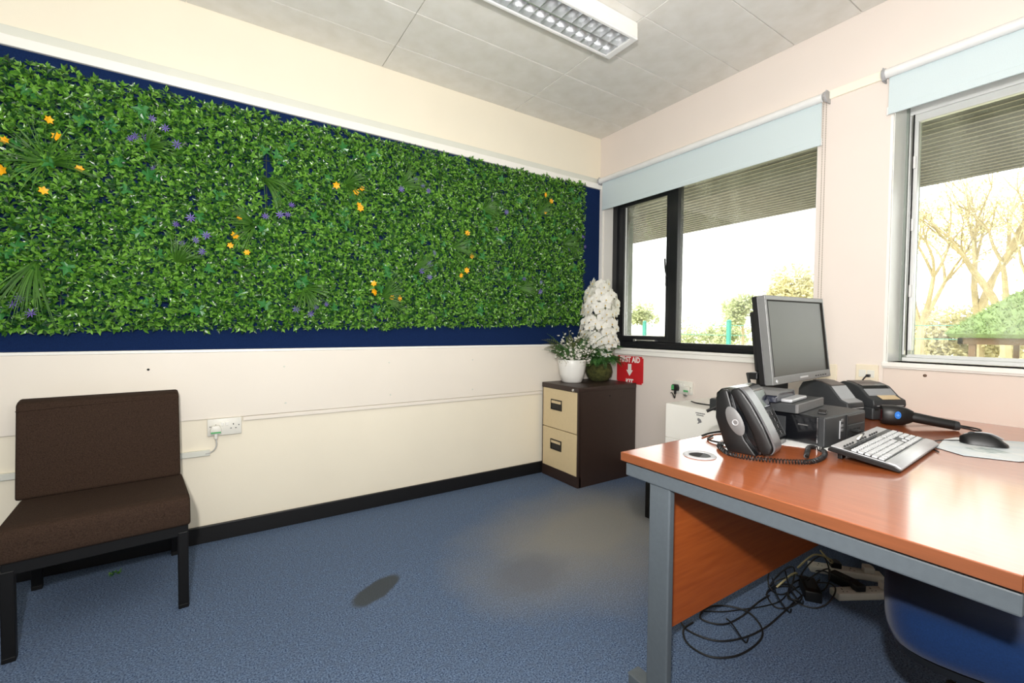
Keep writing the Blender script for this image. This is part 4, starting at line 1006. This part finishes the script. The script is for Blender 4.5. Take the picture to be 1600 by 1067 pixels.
pn = thing('pen', 'white pen lying on the top row of the keyboard', 'pen', (-1.045, -2.186, DZ+.0475), R(12))
b = lathe(B(), [(0, 0), (.003, .004), (.0042, .012), (.0042, .085), (.003, .088), (0, .088)], 12, xf=RY(R(90)) ); obj('barrel', b, M_white, pn, smooth=40)
b = lathe(B(), [(.0046, .08), (.0048, .11), (.003, .115), (0, .115)], 12, xf=RY(R(90))); obj('cap', b, M_darkgrey, pn, smooth=40)

# ------------------------------------------------------------------ mouse and mat
mm = thing('mouse_mat', 'pale grey mouse mat with cut corners under the black mouse', 'mouse mat', (-.60, -2.37, DZ))
b = prism(B(), [(-.125, .08), (-.178, .005), (-.128, -.10), (.14, -.21), (.27, -.10), (.12, .085), (.05, .10)], .0002, .0028, 'xy', .0006, 1); obj('mat_top', b, M_mat, mm)
b = prism(B(), [(-.126, .081), (-.1795, .005), (-.129, -.1015), (.14, -.2115), (.2715, -.10), (.12, .0865), (.05, .1015)], .0, .0016, 'xy'); obj('mat_base', b, M_blackp, mm)
b = bx(-.07, .02, -.07, .0, .0026, .0031); obj('printed_picture', b, mat('printed_map', (140, 160, 160), .5, rgb2=(236, 238, 236), scale=50), mm, xf=RZ(R(-30)))
ms = thing('computer_mouse', 'black wired mouse on the pale mouse mat', 'mouse', (-.545, -2.365, DZ+.003), R(-70))
prf = [(-.056, .0), (-.058, .012), (-.045, .026), (-.015, .036), (.015, .037), (.038, .028), (.053, .014), (.056, .004), (.054, 0)]
b = B(); rings = []
for i in range(15):
    x = -.057+.113*i/14; t = abs(x)/.0575; hw_ = .030*(1-t**4)**.5*(1+.08*math.sin(x*40)) + .003
    h = .0375*max(.06, 1-((x+.008)/.062)**2)**.62 if True else 0
    rings.append([b.verts.new((x, hw_*math.cos(a)*(1-.12*math.sin(a)), .002+h*math.sin(a))) for a in [math.pi*k/12 for k in range(13)]])
for p, q in zip(rings, rings[1:]):
    for k in range(12): b.faces.new((p[k], p[k+1], q[k+1], q[k]))
    b.faces.new((p[12], p[0], q[0], q[12]))
b.faces.new(rings[0]); b.faces.new(rings[-1][::-1]); bmesh.ops.recalc_face_normals(b, faces=b.faces)
obj('shell', b, M_blackp, ms, smooth=60)
obj('wheel', lathe(B(), [(0, -.004), (.011, -.004), (.012, 0), (.011, .004), (0, .004)], 16, xf=TR((-.028, 0, .029)) @ RX(R(90))), M_darkgrey, ms, smooth=40)
b = tube(B(), [(-.045, .005, .029), (-.02, .004, .0372), (.0, .003, .0392), (.02, .002, .0368), (.045, 0, .024)], .0025, 6); obj('top_stripe', b, M_silver, ms, 'silver strip along the top')
obj('cable', tube(B(), [(-.055, 0, .006), (-.09, .004, .0), (-.12, -.03, .0), (-.15, -.12, .0), (-.135, -.22, .0)], .002, 7), M_cable, ms)

# ------------------------------------------------------------------ blue office chair
oc2 = thing('office_chair', 'blue office chair pushed under the near corner of the desk', 'chair', (-1.105, -2.535, 0), R(17))
b = B()
n = 36; rings = []
def sq(a, rx, ry, e=.42): return (rx*math.copysign(abs(math.cos(a))**e, math.cos(a)), ry*math.copysign(abs(math.sin(a))**e, math.sin(a)))
for s, z in ((.90, .375), (.985, .385), (1.0, .41), (1.0, .445), (.96, .466), (.85, .476), (.5, .472), (.0, .468)):
    rings.append([b.verts.new((*sq(2*math.pi*i/n, .245*s, .245*s), z+(.012*((math.sin(2*math.pi*i/n)*s)**2)*0))) for i in range(n)] if s else [b.verts.new((0, 0, z))])
for p, q in zip(rings, rings[1:]):
    for i in range(n):
        if len(q) == 1: b.faces.new((p[i], p[(i+1) % n], q[0]))
        else: b.faces.new((p[i], p[(i+1) % n], q[(i+1) % n], q[i]))
b.faces.new(rings[0][::-1]); bmesh.ops.recalc_face_normals(b, faces=b.faces)
obj('seat', b, M_bluefab, oc2, smooth=60)
b = B(); rings = []
for s, z in ((.8, .352), (.97, .36), (.985, .378)): rings.append([b.verts.new((*sq(2*math.pi*i/n, .238*s, .238*s), z)) for i in range(n)])
for p, q in zip(rings, rings[1:]):
    for i in range(n): b.faces.new((p[i], p[(i+1) % n], q[(i+1) % n], q[i]))
b.faces.new(rings[0][::-1]); b.faces.new(rings[-1]); bmesh.ops.recalc_face_normals(b, faces=b.faces)
obj('seat_shell', b, M_blackp, oc2, smooth=40)
b = bx(-.10, .10, -.09, .09, .305, .353, .012); tube(b, [(.05, .06, .33), (.16, .12, .325), (.24, .14, .32)], .006, 8); obj('mechanism', b, M_blackp, oc2)
b = prism(B(), [(-.315, .55), (-.295, .56), (-.27, .72), (-.285, .95), (-.305, .98), (-.325, .97), (-.322, .72), (-.335, .57)], -.18, .18, 'yz', .02, 3); obj('backrest', b, M_bluefab, oc2, smooth=50)
b = tube(B(), [(0, -.08, .335), (0, -.24, .34), (0, -.36, .42), (0, -.355, .60), (0, -.335, .72)], .018, 10); obj('back_stem', b, M_blackp, oc2, smooth=50)
b = lathe(B(), [(0, .09), (.028, .09), (.028, .2), (.02, .21), (.02, .31), (0, .31)], 20); obj('gas_lift', b, M_blackp, oc2, smooth=40)
for i in range(5):
    a = R(162+72*i); c_, s_ = math.cos(a), math.sin(a)
    b = tube(B(), [(c_*.02, s_*.02, .115), (c_*.12, s_*.12, .11), (c_*.27, s_*.27, .072)], lambda t: .024-.008*t, 8, k=3); arm = obj('base_arm', b, M_blackp, oc2, smooth=50)
    b = lathe(B(), [(0, -.022), (.022, -.022), (.025, -.018), (.025, .018), (.022, .022), (0, .022)], 18, xf=TR((c_*.27, s_*.27, .0255)) @ RZ(a+.6) @ RX(R(90))); lathe(b, [(0, 0), (.006, 0), (.006, .05), (0, .05)], 10, xf=TR((c_*.27, s_*.27, .03)))
    obj('castor', b, M_blackp, arm, smooth=40)

# ------------------------------------------------------------------ cables and power strips under the desk
def cable(label, pts, r=.0035, mt=None): return tag(obj('power_cable', tube(B(), pts, r, 7, k=8), mt or M_cable, smooth=60), label, 'cable')
Zc = .004
cable('long black cable looping in a wide circle on the carpet by the desk panel', [(x, y, Zc+.004*(i % 3 == 1)) for i, (x, y) in enumerate([(-1.18, -1.735), (-1.252, -1.746), (-1.297, -1.796), (-1.288, -1.875), (-1.209, -1.925), (-1.072, -1.925), (-.99, -1.889), (-.95, -1.814), (-.985, -1.739), (-1.06, -1.71), (-1.14, -1.74), (-1.10, -1.80), (-1.0, -1.815), (-.86, -1.805), (-.76, -1.80)])])
cable('black cable running from the desk panel to the power strips', [(x, y, Zc) for x, y in [(-1.20, -1.69), (-1.235, -1.75), (-1.20, -1.84), (-1.10, -1.885), (-.98, -1.898), (-.86, -1.892), (-.72, -1.88), (-.58, -1.87), (-.45, -1.86)]])
cable('thin black cable lying in a gentle wave nearest the desk panel', [(-1.10, -1.70, Zc), (-1.03, -1.755, Zc), (-.95, -1.79, Zc), (-.86, -1.83, Zc+.004), (-.76, -1.845, Zc), (-.66, -1.83, Zc)], .0026)
for i, (x, y, l, r_, h) in enumerate([(-.72, -1.84, 'small tangled loop of black cable in front of the adapter', .10, .01), (-.62, -1.90, 'loose coil of black cable right of the adapter', .12, .03), (-.66, -1.80, 'black cable loop standing up behind the adapter', .07, .07), (-.50, -1.86, 'upright black cable loop between the power strips', .09, .09)]):
    pts = [(x+math.cos(a*.9+i)*r_*(1+.2*math.sin(a*1.7)), y+math.sin(a*.9+i)*r_*.55, Zc+h*(.5+.5*math.sin(a*1.3+i))) for a in [k*.55 for k in range(18)]]
    cable(l, pts, .003)
for x, y0, l in ((-.84, -1.775, 'straight black cable hanging down the desk panel left of the tangle'), (-.74, -1.775, 'black cable hanging down the desk panel above the adapter'), (-1.15, -1.775, 'short black cable end poking out under the desk panel')):
    cable(l, [(x-.03, -1.78-.085, .14 if x > -1 else .09), (x-.01, y0-.10, .07), (x+.02, y0-.13, .012), (x+.06, y0-.12, Zc)], .0028)
cable('beige cable curling over the power strips under the desk', [(-.52, -1.80, .05), (-.46, -1.84, .11), (-.40, -1.88, .09), (-.34, -1.86, .05), (-.30, -1.80, .07)], .004, mat('beige_cable', (170, 160, 120), .6, noise=.05))
cable('yellow beige cable kinked left of the power strips', [(-.70, -1.80, .02), (-.64, -1.83, .07), (-.57, -1.82, .05), (-.55, -1.79, .02)], .004, MATS['beige_cable'])
def adapter(label, loc, rz, sx, sy, sz):
    t = thing('power_adapter', label, 'adapter', loc, rz); obj('case', bx(-sx/2, sx/2, -sy/2, sy/2, 0, sz, .006, 3), M_blackp, t, smooth=40)
    obj('rating_label', bx(-sx*.3, sx*.3, -sy*.3, sy*.3, sz-.0003, sz+.0006), M_darkgrey, t); obj('lead', tube(B(), [(sx/2, 0, sz/2), (sx/2+.03, .0, sz/2), (sx/2+.07, .02, .006)], .003, 7), M_cable, t)
adapter('black power adapter lying among the cables under the desk', (-.60, -1.885, 0), R(35), .13, .06, .045)
adapter('second black power adapter, behind the first, against the desk panel', (-.40, -1.93, 0), R(80), .10, .05, .04)
def strip(label, loc, rz, tilt_=0):
    t = thing('power_strip', label, 'power strip', loc, rz)
    obj('case', bx(-.14, .14, -.028, .028, 0, .03, .006, 3), M_socket, t, smooth=40)
    b = B()
    for i in range(4):
        x = -.10+i*.062; box(b, x-.002, x+.002, .004, .012, .0298, .0306); box(b, x-.011, x-.006, -.012, -.009, .0298, .0306); box(b, x+.006, x+.011, -.012, -.009, .0298, .0306)
    obj('pin_slot', b, M_hole, t)
    for i in (1, 3):
        x = -.10+i*.062; b = prism(B(), [(-.02, -.02), (.02, -.02), (.022, .004), (.014, .024), (-.014, .024), (-.022, .004)], .031, .056, 'xy', .003, xf=TR((x, 0, 0))); obj('plug', b, M_blackp if i == 1 else M_socket, t)
    obj('lead', tube(B(), [(.14, 0, .015), (.18, .01, .012), (.21, .04, .006)], .0035, 7), M_greycable, t)
strip('white power strip lying across the back of the cable tangle under the desk', (-.30, -1.90, 0), R(-52))
strip('white power strip with black plugs nearer the front of the cable tangle', (-.42, -2.02, 0), R(-30))

# ------------------------------------------------------------------ outside
gz = -.75
tag(obj('ground', bx(.3, 160, -90, 120, gz-.1, gz), M_grass), kind='structure')
cn = thing('canopy', None, None, (.34, 0, 2.3)); tag(cn, kind='structure')
pme = bme = None
for i in range(21):
    x = .02+i*.087
    if pme is None: o = obj('soffit_board', bx(0, .073, -7.0, 7.5, 0, .02, .002, 1), M_plank, cn); pme = o.data
    else: o = bpy.data.objects.new('soffit_board', pme); COL.objects.link(o); o.parent = cn
    o.location = (x, 0, rnd.uniform(0, .002))
    if bme is None: o = obj('soffit_gap_light', bx(.073, .087, -7.0, 7.5, -.003, .02), M_gaplight_joint, cn); bme = o.data  # strip added where light shows through the board gaps
    else: o = bpy.data.objects.new('soffit_gap_light', bme); COL.objects.link(o); o.parent = cn
    o.location = (x, 0, 0)
obj('fascia', bx(1.85, 1.875, -7.0, 7.5, -.004, .18, .003), M_plank, cn)
obj('roof_deck', bx(.002, 1.86, -7.0, 7.5, .021, .16), M_plank, cn)
for y in (-2.62, -2.24):
    obj('soffit_joint', bx(.0, 1.84, y-.004, y+.004, -.004, .0), M_gaplight_joint, cn)
struct('roof', bx(-5.9, .5, -5.4, .5, 2.9, 3.0), M_ext)  # unseen slab added to keep sunlight from leaking into the room

# grass-roofed hut
hut = thing('garden_hut', 'open timber hut with a bright green grass roof outside the right window', 'hut', (9.0, -2.55, gz))
HZ = 1.08-gz; hwid = 2.0; ap = (0, 0, 2.95-gz)
V, F = [], []
cs = [(-hwid, hwid), (-hwid, -hwid), (hwid, -hwid), (hwid, hwid)]
b = B(); vs = [b.verts.new((x, y, HZ)) for x, y in cs]; va = b.verts.new(ap); vl = [b.verts.new((x*.97, y*.97, HZ-.06)) for x, y in cs]
for i in range(4): b.faces.new((vs[i], vs[(i+1) % 4], va)); b.faces.new((vs[i], vl[i], vl[(i+1) % 4], vs[(i+1) % 4]))
b.faces.new(vl); bmesh.ops.recalc_face_normals(b, faces=b.faces)
rf = obj('roof', b, mat('grass_roof_base', (104, 124, 78), .9, noise=.3, scale=12), hut)
for (p, q) in ((0, 1), (3, 0)):
    A_, B_, C_ = Vector((*cs[p], HZ)), Vector((*cs[q], HZ)), Vector(ap); nrm = (B_-A_).cross(C_-A_).normalized()
    if nrm.z < 0: nrm = -nrm
    for i in range(5200):
        u_, v_ = rnd.random(), rnd.random()
        if u_+v_ > 1: u_, v_ = 1-u_, 1-v_
        P = A_+(B_-A_)*u_+(C_-A_)*v_; d = (nrm+Vector((rnd.uniform(-.6, .6), rnd.uniform(-.6, .6), rnd.uniform(-.5, .2)))).normalized(); sd = d.orthogonal().normalized()*.012; k = len(V); l = rnd.uniform(.04, .09)
        V += [tuple(P+sd), tuple(P-sd), tuple(P+d*l)]; F.append((k, k+1, k+2))
pyobj('grass_blades', V, F, M_roofgrass, rf, 'stuff')
i_ = hwid-.13
b = bx(-i_, i_, i_-.06, i_, HZ-.16, HZ-.065); box(b, -i_, i_, -i_, -i_+.06, HZ-.16, HZ-.065); box(b, -i_, -i_+.06, -i_, i_, HZ-.16, HZ-.065); box(b, i_-.06, i_, -i_, i_, HZ-.16, HZ-.065)
obj('beam', b, M_timber, hut)
for x, y in ((-i_+.06, i_-.16), (i_-.1, i_-.1), (-i_+.06, -i_+.1), (i_-.1, -i_+.1)): obj('post', bx(x-.04, x+.04, y-.04, y+.04, 0, HZ-.06, .005), M_timber, hut)

def crown_leaves(c, rad, n, size, squash=1.0, clusters=9):
    Vv, Ff = [], []; cl_ = []
    for i in range(clusters):
        a = rnd.uniform(0, 6.28); e = rnd.uniform(-.5, 1.2); cl_.append((Vector(c)+Vector((math.cos(a)*math.cos(e), math.sin(a)*math.cos(e), math.sin(e)*squash))*rad*rnd.uniform(.35, .75), rad*rnd.uniform(.3, .5)))
    for i in range(n):
        cc, rr = rnd.choice(cl_); d = Vector((rnd.gauss(0, 1), rnd.gauss(0, 1), rnd.gauss(0, .8))).normalized()
        p = cc+d*rr*rnd.uniform(.55, 1.05); t = (d+Vector((rnd.uniform(-1, 1), rnd.uniform(-1, 1), rnd.uniform(-1, .5)))).normalized(); s = t.orthogonal().normalized()*size*.35; k = len(Vv); l = t*size*rnd.uniform(.7, 1.3)
        Vv += [tuple(p), tuple(p+l*.5+s), tuple(p+l), tuple(p+l*.5-s)]; Ff.append((k, k+1, k+2, k+3))
    return Vv, Ff
def tree(label, loc, h, rad, n, mt, size, name='tree', group=None):
    t = thing(name, label, 'tree', loc, 0, group)
    Vv, Ff = crown_leaves((0, 0, h-rad*.85), rad, n, size)
    pyobj('foliage', Vv, Ff, mt, t, 'stuff')
    obj('trunk', tube(B(), [(0, 0, 0), (rad*.05, 0, h*.4), (0, rad*.05, h*.8)], lambda q: .05*h*.6*(1-q*.7), 8, k=3), M_bark, t, smooth=60)
    return t
tree('round pale green tree in the left window beside the monitor', (25, 12.9, gz), 3.2-gz, 1.35, 2600, M_tree1, .22)
tree('wide pale yellow-green tree in the left window, above the monitor', (26, 10.0, gz), 4.45-gz, 2.1, 3600, M_tree2, .25)
tree('small bushy tree at the far left edge of the left window', (25, 20.8, gz), 3.0-gz, 1.3, 2000, M_tree1, .22)
for i, (y, h, l) in enumerate(((17.4, 1.75, 'low pale bush on the horizon next to the left window mullion'), (15.9, 1.5, 'low pale bush right of the mullion bush on the horizon'), (14.6, 1.45, 'low pale bush just left of the round tree on the horizon'))):
    t = thing('bush', l, 'bush', (27, y, gz)); Vv, Ff = crown_leaves((0, 0, (h-gz)*.55), (h-gz)*.62, 1300, .2); pyobj('foliage', Vv, Ff, M_tree1, t, 'stuff'); obj('stem', tube(B(), [(0, 0, 0), (0, 0, .5)], .06, 6), M_bark, t)
# bare-branched trees
def bare_tree(label, loc, h, seed, nl, spread=.55):
    rr = random.Random(seed); t = thing('bare_tree', label, 'tree', loc); b = B(); tips = []
    def grow(p, d, l, r, lev):
        q = p+d*l; mid = p+d*l*.5+Vector((rr.uniform(-1, 1), rr.uniform(-1, 1), 0))*l*.06
        tube(b, [p, mid, q], lambda s: r*(1-.4*s), 5, k=2)
        if lev >= 2: tips.append((q, l))
        if lev == 4: return
        for i in range(3 if lev < 3 else 2):
            a = rr.uniform(0, 6.28); nd = (d+Vector((math.cos(a), math.sin(a), rr.uniform(-.1, .5)))*spread*rr.uniform(.6, 1.2)).normalized(); grow(q, nd, l*rr.uniform(.55, .8), r*.55, lev+1)
    grow(Vector((0, 0, 0)), Vector((rr.uniform(-.1, .1), rr.uniform(-.1, .1), 1)).normalized(), h*.36, h*.026, 0)
    obj('trunk', b, M_bark, t, 'trunk and bare branches', smooth=60)
    Vv, Ff = [], []
    for i in range(nl):
        q, l = rr.choice(tips); p = q+Vector((rr.gauss(0, l*.35), rr.gauss(0, l*.35), rr.gauss(0, l*.35))); tt = Vector((rr.uniform(-1, 1), rr.uniform(-1, 1), rr.uniform(-1, 1))).normalized(); s = tt.orthogonal().normalized()*.035; k = len(Vv)
        Vv += [tuple(p), tuple(p+tt*.05+s), tuple(p+tt*.11), tuple(p+tt*.05-s)]; Ff.append((k, k+1, k+2, k+3))
    pyobj('foliage', Vv, Ff, M_tree2, t, 'stuff')
bare_tree('leafy pale tree with a forked trunk at the left edge of the right window', (15, 1.75, gz), 5.6, 3, 1700, .6)
bare_tree('tall thin bare tree in the middle of the right window', (16, .75, gz), 6.6, 11, 800, .45)
bare_tree('bare tree with upright branches right of the tall thin one', (15.5, .05, gz), 6.0, 21, 800, .5)
bare_tree('bare tree above the hut roof at the right edge of the frame', (14.5, -.75, gz), 5.2, 31, 800, .55)
for i, (y, h, l) in enumerate(((2.1, 1.7, 'olive bush under the forked tree in the right window'), (1.0, 1.75, 'olive bush behind the hut eaves, left of the hut beam'), (-.3, 1.9, 'olive bush behind the hut roof slope'))):
    t = thing('bush', l, 'bush', (17, y, gz)); Vv, Ff = crown_leaves((0, 0, (h-gz)*.5), (h-gz)*.62, 2600, .15); pyobj('foliage', Vv, Ff, M_tree2, t, 'stuff'); obj('stem', tube(B(), [(0, 0, 0), (0, 0, .5)], .06, 6), M_bark, t)
# wire fence: green posts
for y, l in ((3.64, 'green fence post in the left window beside the monitor'), (6.27, 'green fence post in the left window near the orchids')):
    t = thing('fence_post', l, 'post', (8.0, y, gz)); obj('post', bx(-.04, .04, -.045, .045, 0, 1.32-gz, .008), M_post, t); obj('cap', lathe(B(), [(.055, 0), (.05, .03), (0, .05)], 12, xf=TR((0, 0, 1.32-gz))), M_post, t)
b = B()
for z in (1.22, .98): tube(b, [(8.0, -1.0, z), (8.0, 12, z)], .007, 6, smooth=False)
tag(obj('fence_wire', b, M_post), 'two thin green rails between the green fence posts outside', 'fence')
